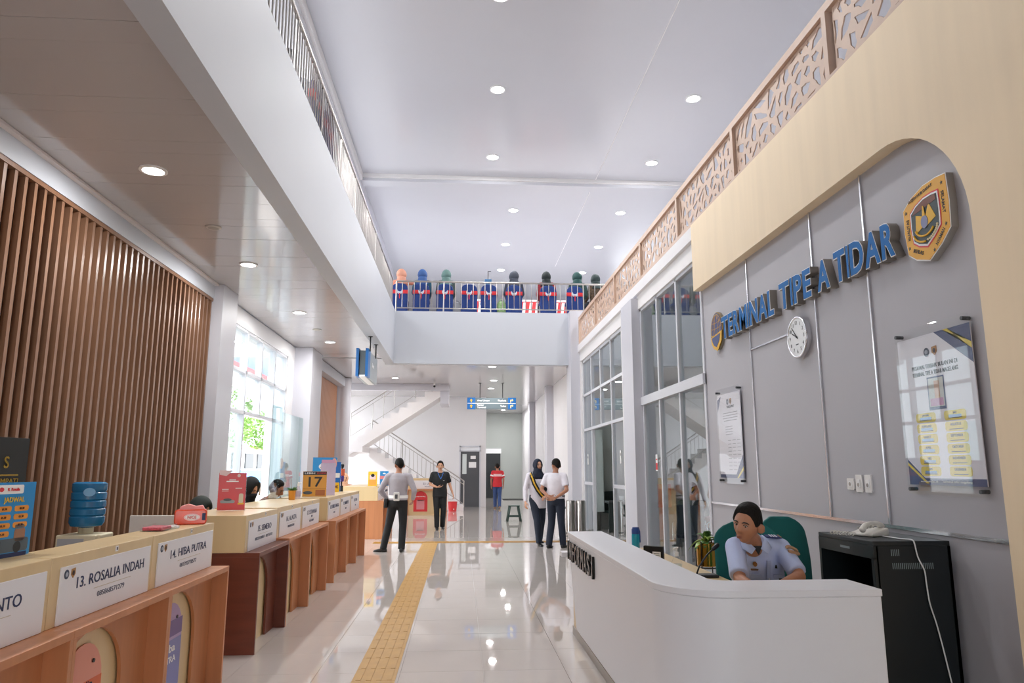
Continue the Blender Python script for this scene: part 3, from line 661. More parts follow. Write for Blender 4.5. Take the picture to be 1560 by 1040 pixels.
t = flyer('flyer', 'black and gold flyer standing behind the blue timetable flyer', (-2.34, 3.76, 1.13), (-2.30, 4.03, 1.13), .76, .92, M('flyer_black', '2e2e2c', .3),
    [('t', 'S', -.01, .80, .06, GOLD), ('r', 0, .735, .16, .008, GOLD), ('t', 'SEMPATI', 0, .705, .028, GOLD, .16), ('t', 'CARE OF YOU', 0, .67, .02, WHT, .17),
     ('r', .06, .585, .07, .05, M('photo_pink', 'e49a9a', .5), .2), ('o', .11, .595, .05, .055, M('photo_rose', 'd98888', .5)), ('p', [(-.12, .56), (-.12, .64), (-.06, .56)], GOLD)])
t = thing('snack_tray', 'clear tray with pink contents on counter 14', 'tray', (-1.97, 4.95, 1.13))
m_ = MB(); m_.box(-2.04, -1.90, 4.86, 5.10, 1.131, 1.136).box(-2.04, -2.036, 4.86, 5.10, 1.13, 1.165).box(-1.904, -1.90, 4.86, 5.10, 1.13, 1.165).box(-2.04, -1.90, 4.86, 4.864, 1.13, 1.165).box(-2.04, -1.90, 5.096, 5.10, 1.13, 1.165); m_.build('tray', CLEAR, t)
m_ = MB(); m_.box(-2.03, -1.91, 4.87, 5.04, 1.136, 1.158); m_.build('sachets', M('sachet_pink', 'd3556a', .35, var=.3, scale=(60, 60, 60)), t, bev=.006)
m_ = MB(); m_.box(-2.03, -1.91, 5.045, 5.09, 1.136, 1.15); m_.build('folded_paper', WHT, t, bev=.004)
t = thing('document_folder', 'white folded paper beside the pink tray on counter 14', 'paper', (-1.97, 5.2, 1.13))
m_ = MB(); m_.obox((-1.97, 5.18, 1.135), (.9, .4, 0), (-.4, .9, 0), (0, 0, 1), .05, .07, .004); m_.build('sheet', WHT, t); m_ = MB(); m_.obox((-1.965, 5.18, 1.142), (.8, .5, 0), (-.5, .8, 0), (0, 0, 1), .04, .06, .003); m_.build('sheet', SIGNW, t)
# tissue pack
t = thing('tissue_pack', 'red and white tissue pack on the end of counter 14', 'tissue', (-1.955, 5.5, 1.13))
fr = frame_of((-2.06, 5.46, 0), (-1.86, 5.52, 0)); c = V((-1.955, 5.5, 1.13))
m_ = MB(); m_.prism(rrect(.215, .105, .02, 0, .053), c, fr[0], fr[1], fr[2], -.05, .05); m_.build('wrapper', M('wrapper_red', 'e8502f', .25, var=.08, scale=(20, 20, 20)), t, bev=.008)
plate(oval(.11, .05, 20, .01, .052), c, fr, .001, M('wrapper_pink', 'f3c3c4', .3), t, 'logo_oval', .0505); plate(oval(.09, .036, 20, .01, .052), c, fr, .001, WHT, t, 'logo_oval', .0515)
txt('NICE', c + V((0, 0, .052)) + fr[0] * .01, fr, .02, RED, t, lift=.053, off=.02); plate(rect(.022, .05, .088, .055), c, fr, .001, NAVY, t, 'side_mark', .0505)
m_ = MB(); m_.prism([(-.085, .1), (.095, .1), (.075, .135), (.03, .128), (-.02, .145), (-.07, .13)], c, fr[0], fr[1], fr[2], -.03, .02); m_.build('tissue', M('wrapper_rose', 'ee9c98', .5), t, bev=.006)
# red leaflet stand
flyer('flyer', 'tall red flyer with a grey car standing at the end of counter 15', (-2.31, 7.16, 1.13), (-2.07, 7.22, 1.13), 1.13, .35, M('flyer_red', 'd2454b', .35),
    [('p', [(-.12, .38), (-.12, .34), (-.06, .325), (-.02, .36), (0, .38)], M('flyer_pale', 'e3c9cc', .4)), ('r', 0, .275, .11, .012, WHT, .2), ('r', 0, .29, .06, .012, M('flyer_pale'), .2),
     ('r', -.06, .20, .06, .008, M('flyer_pale'), .2), ('r', .06, .21, .06, .008, M('flyer_pale'), .2), ('r', -.06, .185, .06, .006, M('flyer_pale'), .2), ('o', .055, .33, .03, .03, M('flyer_pale')),
     ('r', -.035, .085, .13, .028, M('car_grey', '8b9298', .3), .45), ('o', -.035, .103, .075, .025, M('car_dark', '3b4147', .3)), ('r', .085, .115, .04, .09, M('tower_pale', 'd7cdb9', .4), .3), ('r', .085, .065, .055, .016, YEL, .2)])
# small plant in an orange pot on counter 17
t = thing('potted_plant', 'small spiky plant in an orange pot on counter 17', 'plant', (-2.11, 9.35, 1.14))
m_ = MB(); m_.lathe([(.038, 0), (.046, .11), (.05, .115), (.045, .115), (.042, .10)], (-2.11, 9.35, 1.14), 20); m_.build('pot', M('pot_orange', 'd9932f', .4), t, 'auto')
m_ = MB(); m_.lathe([(.042, .095), (.042, .1)], (-2.11, 9.35, 1.14), 16); m_.build('soil', M('soil', '3a2c22', .9), t)
rnd = random.Random(3)
for k in range(18):
    a = k * 2.4; e = rnd.uniform(.25, 1.1); L = rnd.uniform(.06, .09); m_ = MB(); b = V((-2.11, 9.35, 1.235)); d = V((math.cos(a) * math.cos(e), math.sin(a) * math.cos(e), math.sin(e)))
    m_.tube([b, b + d * L * .5 + V((0, 0, .012)), b + d * L], [.006, .009, .0015], 5, flat=.35); m_.build('leaf', M('leaf_green', '4d7a3a', .5), t)
# sanitiser spray bottle
def bottle(name, label, cat, c, prof, mat, cap_prof, capmat, nozzle=None, band=None):
    t = thing(name, label, cat, c); m_ = MB(); m_.lathe(prof, c, 20); m_.build('bottle_body', mat, t, 'auto')
    m_ = MB(); m_.lathe(cap_prof, c, 16); m_.build('cap', capmat, t, 'auto')
    if nozzle: m_ = MB(); m_.tube([V(c) + V(p) for p in nozzle], .007, 8); m_.build('nozzle', capmat, t)
    if band: m_ = MB(); m_.lathe(band[0], c, 20); m_.build('label_band', band[1], t, 'auto')
    return t
bottle('spray_bottle', 'white spray bottle beside the plant on counter 17', 'bottle', (-2.09, 9.6, 1.14), [(.033, 0), (.035, .01), (.035, .12), (.014, .15), (.014, .165)], M('bottle_milk', 'dcd6e4', .3),
    [(.012, .16), (.016, .165), (.016, .19), (.01, .2), (.01, .215)], WHT, [(0, 0, .205), (.04, -.02, .205)], ([(.0355, .03), (.0355, .1)], M('label_lilac', 'b9aec6', .5)))
# black/yellow 17 board
flyer('number_board', 'black and yellow board with a large 17 on the counters', (-2.22, 10.46, 1.13), (-1.90, 10.52, 1.13), 1.13, .35, M('board_yellow', 'dfa03a', .4),
    [('r', 0, .33, .32, .045, BLACK, .02), ('t', 'LEBIH', -.07, .33, .024, WHT, .14), ('t', 'KODE', .09, .33, .022, RED, .12), ('t', '17', .01, .21, .14, BLACK, .19), ('r', 0, .115, .32, .005, M('rule_brown', '8a5a2a', .5), .02),
     ('o', -.09, .06, .13, .045, M('car_dark', '3b4147', .3)), ('r', .08, .06, .13, .08, M('photo_rust', 'b06a3c', .5), .1)], 'board')
# acrylic holder with lilac leaflet, small water bottle
flyer('leaflet_holder', 'tall acrylic holder with a pale lilac leaflet on the farther counters', (-2.07, 10.95, 1.13), (-1.86, 11.0, 1.13), 1.13, .47, M('leaflet_lilac', 'cdbfdc', .3, var=.1, scale=(5, 5, 5)), [('r', .0, .5, .2, .05, M('leaflet_pink', 'd9a9cd', .4), .2)], 'holder')
bottle('water_bottle', 'small clear water bottle with dark cap before the lilac leaflet', 'bottle', (-2.03, 10.78, 1.13), [(.028, 0), (.031, .01), (.031, .15), (.013, .19), (.013, .2)], M('water_pale', 'c9d6ea', .15),
    [(.016, .2), (.016, .222)], BLACK, None, ([(.0315, .09), (.0315, .12)], NAVY))
FB = flyer('flyer', 'large blue flyer with a mountain emblem behind the 17 board', (-2.70, 13.5, 1.13), (-2.28, 13.6, 1.13), 1.0, .72, SKY_, [('o', -.02, .56, .18, .12, WHT), ('p', [(-.09, .54), (-.02, .61), (.06, .54)], M('hill_green', '7a8f52', .5)), ('r', 0, .42, .46, .07, M('flyer_rose', 'e58b90', .4), .05)])
m_ = MB(); m_.box(-2.51, -2.47, 13.57, 13.6, 0, 1.1); m_.build('stand_post', BLACK, FB); m_ = MB(); m_.box(-2.65, -2.33, 13.45, 13.7, 0, .02); m_.build('stand_foot', BLACK, FB)
flyer('flyer', 'blue and orange flyer with a yellow foot on the farther counters', (-2.24, 12.6, 1.13), (-2.06, 12.7, 1.13), 1.13, .5, M('flyer_royal', '2f6fc0', .4), [('o', -.02, .48, .09, .18, M('photo_peach', 'f0b09a', .5)), ('r', 0, .28, .17, .08, WHT, .1), ('r', 0, .08, .17, .16, M('flyer_yellow'), .1), ('t', 'JLAMS', 0, .08, .07, M('ink_brown'), .13)])
t = thing('pen_stand', 'dark stand with orange and purple cards at the far counter end', 'stand', (-2.08, 12.95, 1.13))
m_ = MB(); m_.lathe([(.03, 0), (.03, .1), (.012, .1), (.012, .42)], (-2.08, 12.95, 1.13), 14); m_.build('post', BLACK, t, 'auto'); m_ = MB(); m_.sphere((-2.08, 12.95, 1.57), (.035, .035, .045)); m_.build('knob', BLACK, t, True)
m_ = MB(); m_.box(-2.11, -2.03, 12.93, 12.935, 1.40, 1.52); m_.build('card', M('card_orange', 'e2693a', .4), t); m_ = MB(); m_.box(-2.11, -2.04, 12.925, 12.93, 1.30, 1.40); m_.build('card', M('card_purple', '5b3f92', .4), t)
# flyers on the far counter
flyer('flyer', 'yellow flyer with a black bird mark on the counter behind the guard', (-2.08, 16.6, 1.13), (-1.88, 16.62, 1.13), 1.13, .32, M('flyer_sun', 'f0c93a', .4), [('r', 0, .2, .13, .1, M('flyer_pale'), .1), ('o', 0, .24, .08, .07, BLACK), ('r', 0, .08, .16, .12, M('flyer_amber', 'e7a94d', .4), .05)])
flyer('flyer', 'blue and pink flyer beside the yellow one behind the guard', (-1.85, 16.9, 1.13), (-1.66, 16.92, 1.13), 1.13, .33, SKY_, [('o', 0, .28, .07, .035, WHT), ('r', 0, .19, .2, .07, M('flyer_rose'), .05), ('o', 0, .08, .14, .06, NAVY)])
# glass screens standing on the counters
for k, (ya, yb, zt, l) in enumerate([(9.72, 10.22, 2.36, 'narrow tall glass screen between the two counter rows'), (10.74, 12.1, 2.34, 'wide glass screen behind the farther counters')]):
    t = thing('glass_screen', l, 'screen', (-2.5 - .12 * k, (ya + yb) / 2, 0), 'glass screens behind the counters')
    m_ = MB(); m_.box(-2.5 - .12 * k, -2.492 - .12 * k, ya, yb, .9, zt); m_.build('pane', SCREEN, t)
    for yy in (ya + .02, yb - .02):
        m_ = MB(); m_.tube([(-2.496 - .13 * k, yy, 0), (-2.496 - .13 * k, yy, .95)], .018, 8); m_.build('clamp_post', CHROME, t)
# water dispenser behind counter 13
t = thing('water_dispenser', 'cream water dispenser with a blue gallon bottle behind counter 13', 'dispenser', (-3.2, 6.55, 0))
m_ = MB(); m_.box(-3.36, -3.04, 6.4, 6.72, .02, .98); m_.build('cabinet', M('dispenser_cream', 'd9d0b4', .4), t, bev=.012)
m_ = MB(); m_.box(-3.34, -3.13, 6.395, 6.4, .3, .95); m_.build('side_cover', M('dispenser_grey', 'a9adb3', .4), t)
m_ = MB(); m_.box(-3.05, -3.02, 6.44, 6.68, .72, .98); fp = m_.build('tap_panel', M('dispenser_cream'), t, bev=.01)
for yy in (6.50, 6.62): m_ = MB(); m_.tube([(-3.02, yy, .84), (-2.98, yy, .83)], .012, 8); m_.build('tap', RED if yy < 6.55 else BLUE, fp)
m_ = MB(); m_.lathe([(.06, .98), (.06, 1.03)], (-3.2, 6.56, 0), 20); m_.build('collar', M('collar_cream', 'e2d9bd', .4), t, 'auto')
GB = glass('gallon_blue', (.10, .42, .66), 1.4); GBS = M('gallon_plastic', '1f6f9e', .12, spec=.6)
m_ = MB(); m_.lathe([(.03, 1.01), (.05, 1.03), (.12, 1.045), (.137, 1.075), (.137, 1.12), (.128, 1.13), (.137, 1.14), (.137, 1.185), (.128, 1.195), (.137, 1.205), (.137, 1.25), (.128, 1.26), (.137, 1.27), (.137, 1.32), (.128, 1.33), (.136, 1.345), (.136, 1.40), (.12, 1.412), (.11, 1.405)], (-3.2, 6.56, 0), 32); m_.build('gallon_bottle', GBS, t, 'auto')
plate(oval(.09, .07, 20, 0, 1.33), (-3.2 + .06, 6.56 - .124, 0), frame_of((0, 0, 0), (.85, .5, 0)), .012, M('gallon_label', '7fb3d8', .4), t, 'label')
# ================================================================== RIGHT WALL: emblem, lettering, clock, shield, posters, switches
XW = 3.15
def wfr(y, z, x=XW): return V((x, y, z))
t = thing('wall_emblem', 'oval blue and gold globe emblem at the start of the wall lettering', 'emblem', (XW, 8.44, 3.18))
c = wfr(8.44, 3.19)
plate(oval(.42, .47, 32), c, WEST, .03, M('emblem_side', '8a8171', .5), t, 'backing'); plate(oval(.41, .46, 32), c, WEST, .004, GOLD, t, 'gold_rim', .03)
plate(oval(.37, .42, 32, 0, .01), c, WEST, .003, M('emblem_blue', '33457c', .4), t, 'blue_field', .0345)
for k in range(3):
    w_ = (.10, .22, .33)[k]; P = oval(w_, .38, 28, 0, .015); m_ = MB(); m_.tube([c + WEST[0] * a + WEST[1] * b + WEST[2] * .038 for a, b in P + P[:1]], .0028, 5); m_.build('meridian', YEL, t)
for zz, ww in ((.12, .29), (.05, .345), (-.03, .36)):
    m_ = MB(); m_.tube([c + WEST[0] * (ww / 2 * math.sin(a)) + WEST[1] * (zz - .02 * math.cos(a)) + WEST[2] * .038 for a in [R(-85 + 17 * i) for i in range(11)]], .003, 5); m_.build('parallel', YEL, t)
plate([(-.19, -.06), (.19, -.02), (.17, -.14), (.02, -.25), (-.1, -.21), (-.17, -.14)], c, WEST, .003, YEL, t, 'gold_wing', .0385)
plate([(-.15, -.07), (.13, -.05), (.10, -.13), (.0, -.2), (-.08, -.17), (-.13, -.12)], c, WEST, .003, M('emblem_blue'), t, 'blue_wing', .042)
for k in (-.03, .03):
    m_ = MB(); m_.tube([c + WEST[0] * k - WEST[1] * .22 + WEST[2] * .02, c + WEST[0] * k - WEST[1] * .29 + WEST[2] * .02], .005, 6); m_.build('drop_pin', CHROME, t)
# raised letters, one part per letter
def big_word(word, ya, yb, z0, h, root):
    ws = []; 
    for ch in word:
        me = text_mesh(ch, h, None, 1, 0, 'L'); ws.append(max(v.co.x for v in me.vertices)); bpy.data.meshes.remove(me)
    gap = h * .12; tot = sum(ws) + gap * (len(word) - 1); k = (ya - yb) / tot; y = ya
    for ch, w_ in zip(word, ws):
        for nm, off, lift, ext, mat in (('letter_side', .05, .0, .075, M('letter_side', '8f8880', .35, .5)), ('letter_rim', .05, .075, .003, WHT), ('letter_face', .026, .0785, .003, M('letter_blue', '0f6cb4', .5, spec=.2))):
            me = text_mesh(ch, h if off < .03 else h * 1.05, (w_ if off < .03 else w_ * 1.06) * k, ext, off, 'C')
            for v in me.vertices: v.co = wfr(y - w_ * k / 2, z0 + h / 2) + WEST[0] * v.co.x + WEST[1] * v.co.y + WEST[2] * (lift + v.co.z)
            par_ = root if nm == 'letter_side' else par_
            o_ = link(nm if nm != 'letter_side' else 'letter', me, mat, par_)
            if nm == 'letter_side': par_ = o_
        y -= (w_ + gap) * k
t = thing('wall_lettering', 'long row of blue raised letters on the grey wall above the clock', 'lettering', (XW, 6.4, 3.05))
big_word('TERMINAL', 8.14, 6.72, 3.03, .26, t); big_word('TIPE', 6.58, 5.95, 3.03, .26, t); big_word('A', 5.83, 5.63, 3.03, .26, t); big_word('TIDAR', 5.54, 4.71, 3.03, .26, t)
# clock
t = thing('wall_clock', 'round white wall clock with a silver rim on the grey wall', 'clock', (XW, 6.34, 2.73))
c = wfr(6.34, 2.73)
def disc(w, mat, nm, lift, d, poly=None): plate(poly or oval(w, w, 40), c, WEST, d, mat, t, nm, lift)
disc(.385, CHROME, 'rim', .0, .045); disc(.355, M('clock_face', 'eef1f3', .25), 'dial', .045, .003)
P = oval(.37, .37, 40); m_ = MB(); m_.tube([c + WEST[0] * a + WEST[1] * b + WEST[2] * .045 for a, b in P + P[:2]], .011, 8); m_.build('bezel', CHROME, t, True)
for h_ in range(1, 13):
    a = R(90 - 30 * h_); txt(str(h_), c + WEST[0] * .135 * math.cos(a) + WEST[1] * .135 * math.sin(a), WEST, .034, M('ink_dark', '33363c', .5), t, lift=.0485, name='numeral')
for L, a, w_ in ((.09, R(90 - 297), .010), (.13, R(90 - 318), .007)):
    d = WEST[0] * math.cos(a) + WEST[1] * math.sin(a); m_ = MB(); m_.obox(c + d * L * .42 + WEST[2] * .052, d, WEST[2].cross(d), WEST[2], L * .6, w_ / 2, .0015); m_.build('hand', BLACK, t)
disc(.02, BLACK, 'hub', .05, .006); txt('QUARTZ', c - WEST[1] * .07, WEST, .012, M('ink_dark'), t, lift=.0485)
# shield emblem
t = thing('wall_shield', 'yellow and dark green shield emblem at the end of the wall lettering', 'emblem', (XW, 4.38, 3.16))
c = wfr(4.385, 3.17)
def shield(k): return [(-.225 * k, .14 * k), (-.13 * k, .20 * k), (0, .24 * k), (.13 * k, .245 * k), (.225 * k, .235 * k), (.235 * k, .05 * k), (.225 * k, -.12 * k), (.13 * k, -.20 * k), (.0 * k, -.275 * k), (-.13 * k, -.235 * k), (-.21 * k, -.18 * k), (-.23 * k, -.02 * k)]
for k, mat, nm, lf, d in ((1.03, M('shield_side', '9b9894', .4), 'backing', 0, .05), (1.03, WHT, 'white_rim', .05, .003), (1.0, M('shield_gold', 'e6a92c', .4), 'gold_border', .053, .003), (.69, RED, 'red_line', .056, .002), (.65, WHT, 'white_line', .058, .002), (.60, M('shield_green', '1f3336', .4), 'field', .06, .002)):
    plate(shield(k), c, WEST, d, mat, t, nm, lf)
plate([(-.125, .07), (-.08, .115), (.0, .14), (.125, .14), (.128, .10)], c, WEST, .002, M('shield_brick', '7a4a3c', .5), t, 'brick_band', .062)
plate([(-.10, -.07), (-.085, .06), (-.02, .035), (-.005, -.03)], c, WEST, .002, YEL, t, 'book_leaf', .062); plate([(.01, .02), (.055, .105), (.115, -.01), (.02, -.045)], c, WEST, .002, YEL, t, 'book_leaf', .062)
plate(oval(.07, .09, 18, .0, -.01), c, WEST, .003, M('shield_globe', '8a8fb0', .5), t, 'globe', .064); plate([(-.015, .03), (.015, .03), (.006, .10), (-.006, .10)], c, WEST, .002, YEL, t, 'spire', .066)
for r_, cy_ in ((.10, .0), (.125, -.02)):
    m_ = MB(); m_.tube([c + WEST[0] * r_ * math.sin(a) + WEST[1] * (cy_ - .03 - r_ * .75 * math.cos(a)) + WEST[2] * .066 for a in [R(-75 + 12 * i) for i in range(12 if r_ < .11 else 7)]], .007, 6); m_.build('arc_band', YEL, t)
for i in range(9):
    a = R(8 + 9 * i); m_ = MB(); m_.sphere(c + WEST[0] * .125 * math.sin(a) + WEST[1] * (-.05 - .09 * math.cos(a)) + WEST[2] * .065, .008, 6, 4); m_.build('bead', M('bead_cream', 'e8dcb8', .5), t)
for s_, a, b, rot, ww in (('DITJEN HUB DARAT', -.03, .195, 8, .26), ('SELAMAT', .19, .06, -90, .15), ('KUALITAS', -.185, -.01, 90, .15), ('NYAMAN', .13, -.155, 43, .12), ('IKHLAS', -.10, -.19, -25, .11)):
    txt(s_, c + WEST[0] * a + WEST[1] * b, WEST, .026, BLACK, t, w=ww, lift=.057, rot=R(rot), off=.01)
for a, b in ((-.195, .115), (.19, .19), (.195, -.09), (.06, -.225), (-.19, -.14)):
    plate([(.014 * math.cos(R(90 + 36 * i)) * (1 if i % 2 == 0 else .4) + a, .014 * math.sin(R(90 + 36 * i)) * (1 if i % 2 == 0 else .4) + b) for i in range(10)], c, WEST, .002, BLACK, t, 'star', .056)
# posters behind acrylic on stand-off bolts
def acrylic_poster(label, y0, y1, z0, z1, build):
    t = thing('wall_poster', label, 'poster', (XW, (y0 + y1) / 2, z0)); cy, cz = (y0 + y1) / 2, (z0 + z1) / 2; w_, h_ = y0 - y1, z1 - z0; c = wfr(cy, cz)
    plate(rect(w_, h_), c, WEST, .006, M('poster_white', 'e6e4ec', .35), t, 'sheet', .02); build(t, c, w_, h_)
    plate(rrect(w_ + .02, h_ + .13, .03), c, WEST, .005, CLEAR, t, 'acrylic_sheet', .034)
    for a in (-1, 1):
        for b in (-1, 1):
            q = c + WEST[0] * a * (w_ / 2 - .03) + WEST[1] * b * (h_ / 2 + .03); m_ = MB(); m_.tube([q, q + WEST[2] * .055], .013, 10); m_.build('standoff_bolt', DKGREY, t, 'auto')
    return t
PNV = M('poster_navy', '34406f', .4); PYL = M('poster_yellow', 'e6cf3a', .4); PLB = M('poster_lightblue', '8fb6dc', .4)
def p_big(t, c, w_, h_):
    pl_ = lambda poly, m, nm, l=.0262: plate(poly, c, WEST, .0008, m, t, nm, l)
    pl_([(.03, h_ / 2), (w_ / 2, h_ / 2), (w_ / 2, h_ / 2 - .25)], PNV, 'navy_corner'); pl_([(.12, h_ / 2), (.165, h_ / 2), (w_ / 2, h_ / 2 - .16), (w_ / 2, h_ / 2 - .12)], PYL, 'yellow_stripe', .0272)
    pl_([(-w_ / 2, -h_ / 2), (-w_ / 2, -h_ / 2 + .17), (-.14, -h_ / 2)], PNV, 'navy_corner'); pl_([(-w_ / 2, -h_ / 2 + .13), (-w_ / 2, -h_ / 2 + .15), (-.16, -h_ / 2 + .01), (-.19, -h_ / 2 + .01)], PYL, 'yellow_stripe', .0272)
    pl_(rect(w_, .045, 0, -h_ / 2 + .022), PNV, 'navy_footer', .0268)
    emblem_pair(c + WEST[0] * -.06 + WEST[1] * (h_ / 2 - .12) + WEST[2] * .0262, WEST, .06, t)
    for s_, z_ in (('PEGAWAI TERBAIK BULAN INI DI', .285), ('TERMINAL TIPE A TIDAR MAGELANG', .24)): txt(s_, c + WEST[1] * z_, WEST, .028, M('ink_dark'), t, w=.46, lift=.0265, off=.01)
    pl_(rect(.17, .22, 0, .10), PNV, 'photo_frame'); pl_(rect(.15, .19, 0, .105), M('photo_grey', 'c9c9c4', .4), 'photo', .0272); pl_(rect(.05, .16, .01, .10), M('photo_tan', 'd2a98f', .4), 'photo', .028); pl_(rect(.13, .05, .0, .04), M('photo_mauve', 'c58fb2', .4), 'photo', .0284)
    for j, (x_, ms) in enumerate(((-.135, ('JANUARI', 'FEBRUARI', 'MARET', 'APRIL', 'MEI', 'JUNI')), (.155, ('JULI', 'AGUSTUS', 'SEPTEMBER', 'OKTOBER', 'NOVEMBER', 'DESEMBER')))):
        for i, mth in enumerate(ms):
            z_ = -.055 - i * .071
            pl_(rrect(.205, .062, .02, x_, z_), PYL, 'month_pill'); txt(mth, c + WEST[0] * x_ + WEST[1] * (z_ + .013), WEST, .016, M('ink_dark'), t, lift=.0275)
            pl_(rect(.13, .004, x_, z_ - .018), M('ink_dark'), 'rule', .0272)
            if j == 0 or i == 0: pl_(rrect(.12, .018, .008, x_, z_ - .006), PLB, 'name_tag', .0274)
    txt('terminaltidar.id      terminal.tidar.magelang', c + WEST[1] * (-h_ / 2 + .022), WEST, .016, WHT, t, w=.5, lift=.028)
acrylic_poster('large acrylic poster with yellow month pills on the grey wall', 4.87, 4.125, 1.42, 2.42, p_big)
def p_small(t, c, w_, h_):
    pl_ = lambda poly, m, nm, l=.0262: plate(poly, c, WEST, .0008, m, t, nm, l)
    emblem_pair(c + WEST[0] * -.03 + WEST[1] * (h_ / 2 - .1) + WEST[2] * .0262, WEST, .07, t)
    txt('MAKLUMAT', c + WEST[1] * .33 + WEST[0] * .06, WEST, .03, M('ink_dark'), t, lift=.0265)
    for i in range(4): pl_(rect(.46 - .06 * (i == 3), .008, .03, .26 - i * .03), M('ink_soft', '8b8b95', .5), 'text_line')
    for i in range(4): pl_(rect(.22, .007, -.02, .1 - i * .03), M('ink_soft'), 'text_line')
    for i in range(9):
        for j in range(3): pl_(rect(.10, .006, -.02 + j * .14, -.06 - i * .042), M('ink_soft'), 'text_line')
    pl_([(w_ / 2, -h_ / 2), (w_ / 2, -h_ / 2 + .26), (w_ / 2 - .26, -h_ / 2)], PNV, 'navy_corner'); pl_([(w_ / 2, -h_ / 2 + .09), (w_ / 2, -h_ / 2 + .13), (w_ / 2 - .2, -h_ / 2), (w_ / 2 - .16, -h_ / 2)], PYL, 'yellow_stripe', .0272)
    pl_([(-w_ / 2, h_ / 2 - .06), (-w_ / 2, h_ / 2 - .2), (-w_ / 2 + .12, h_ / 2 - .02)], PNV, 'navy_corner'); pl_(rect(w_, .04, 0, -h_ / 2 + .02), PNV, 'navy_footer', .0268)
acrylic_poster('narrower white acrylic notice beside the glazing on the grey wall', 8.56, 7.84, 1.42, 2.40, p_small)
for k, (ya, yb, za, zb_, l) in enumerate(((5.73, 5.63, 1.36, 1.45, 'small square white socket, farthest of the three wall plates'), (5.60, 5.51, 1.345, 1.48, 'tall white switch plate in the middle of the three wall plates'), (5.47, 5.38, 1.345, 1.48, 'tall white switch plate closest to the big poster'))):
    t = thing('wall_switch', l, 'switch', (XW, ya, za), 'white wall plates'); c = wfr((ya + yb) / 2, (za + zb_) / 2)
    plate(rrect(ya - yb, zb_ - za, .008), c, WEST, .012, M('switch_white', 'ece9e6', .35), t, 'plate'); plate(rrect((ya - yb) * .5, (zb_ - za) * .45, .005), c, WEST, .005, WHT, t, 'rocker' if k else 'socket', .012)
    plate(oval(.03, .03, 12, 0, -.012 if k else 0), c, WEST, .002, M('plate_grey', 'a9a29c', .5), t, 'indicator', .017)
# two red-and-white stickers and paper notices on the glazing
for y_, z_, l in ((11.55, 1.62, 'red and white sticker on the glazing beside the far pillar'), (14.2, 1.75, 'small white notice on the fixed light nearest the pillar'), (17.9, 1.75, 'small white notice on the farthest fixed light')):
    t = thing('glass_sticker', l, 'sticker', (3.16, y_, z_), 'stickers on the glass')
    plate(rect(.11, .26), (3.163, y_, z_), WEST, .002, WHT, t, 'sheet'); plate(rect(.10, .11, 0, -.06), (3.163, y_, z_), WEST, .002, RED if y_ < 12 else DKGREY, t, 'print_block', .001) if y_ < 12 else plate(oval(.06, .06, 12, 0, .05), (3.163, y_, z_), WEST, .002, DKGREY, t, 'print_block', .001)
    if y_ < 12: plate(rect(.08, .02, 0, .05), (3.163, y_, z_), WEST, .002, RED, t, 'print_line', .001)

# ================================================================== INFORMATION DESK
t = thing('information_desk', 'white curved information desk with INFORMASI letters in front of the grey wall', 'desk', (1.6, 4.6, 0))
def path(d, y_end, x_end, r):
    """outline of the desk offset inwards by d: from the far end along x, round the corner, along the front"""
    xo, yo = 1.035 + d, 3.63 + d; rr_ = max(.04, r - d); pts = [(xo, y_end), (xo, (y_end + yo + rr_) / 2)]
    for i in range(13):
        a = R(180 + 90 * i / 12); pts.append((xo + rr_ + rr_ * math.cos(a), yo + rr_ + rr_ * math.sin(a)))
    return pts + [(x_end, yo)]
def band(mb, po, pi, z0, z1, slant=0):
    n = len(po); vs = []
    for z in (z0, z1):
        for k, p in enumerate(po): vs.append((p[0], p[1] - (slant if k == 0 and z == z0 else 0), z))
        for k, p in enumerate(pi): vs.append((p[0], p[1] - (slant if k == 0 and z == z0 else 0), z))
    fs = []
    for i in range(n - 1): fs += [(i, i + 1, 2 * n + i + 1, 2 * n + i), (n + i, 3 * n + i, 3 * n + i + 1, n + i + 1), (2 * n + i, 2 * n + i + 1, 3 * n + i + 1, 3 * n + i), (i, n + i, n + i + 1, i + 1)]
    fs += [(0, 2 * n, 3 * n, n), (n - 1, 2 * n - 1, 4 * n - 1, 3 * n - 1)]
    mb.add(vs, fs)
XE = 2.12; RC = .36
m_ = MB(); band(m_, path(0, 7.05, XE, RC), path(.05, 7.05, XE, RC), .13, .895, .45); m_.build('front_panel', DESKW, t, 'auto', bev=.004)
m_ = MB(); band(m_, path(-.004, 7.06, XE + .005, RC), path(.335, 7.06, XE + .005, .42), .895, .93); m_.build('top_ledge', DESKW, t, 'auto', bev=.004)
m_ = MB(); band(m_, path(.052, 7.08, XE - .01, RC), path(.30, 7.08, XE - .01, .42), .07, .894); m_.build('body', BEIGE, t, 'auto')
m_ = MB(); band(m_, path(.04, 7.08, XE - .02, RC), path(.28, 7.08, XE - .02, .42), 0, .07); m_.build('plinth', M('plinth_grey', 'a8a19a', .3, .3), t, 'auto')
m_ = MB(); band(m_, path(.336, 7.0, XE - .02, .42), path(.80, 7.0, XE - .02, .42), .75, .78); m_.build('work_top', BEIGE, t)
m_ = MB(); m_.box(1.78, 1.82, 4.6, 6.98, 0, .75); m_.build('inner_support', BEIGE, t)
m_ = MB(); m_.box(.97, 1.09, 7.0, 7.16, .70, .74); m_.build('side_shelf', DESKW, t)
x_ = 1.031
ws = 'INFORMASI'; y = 7.0; pitch = (7.0 - 5.58) / 9
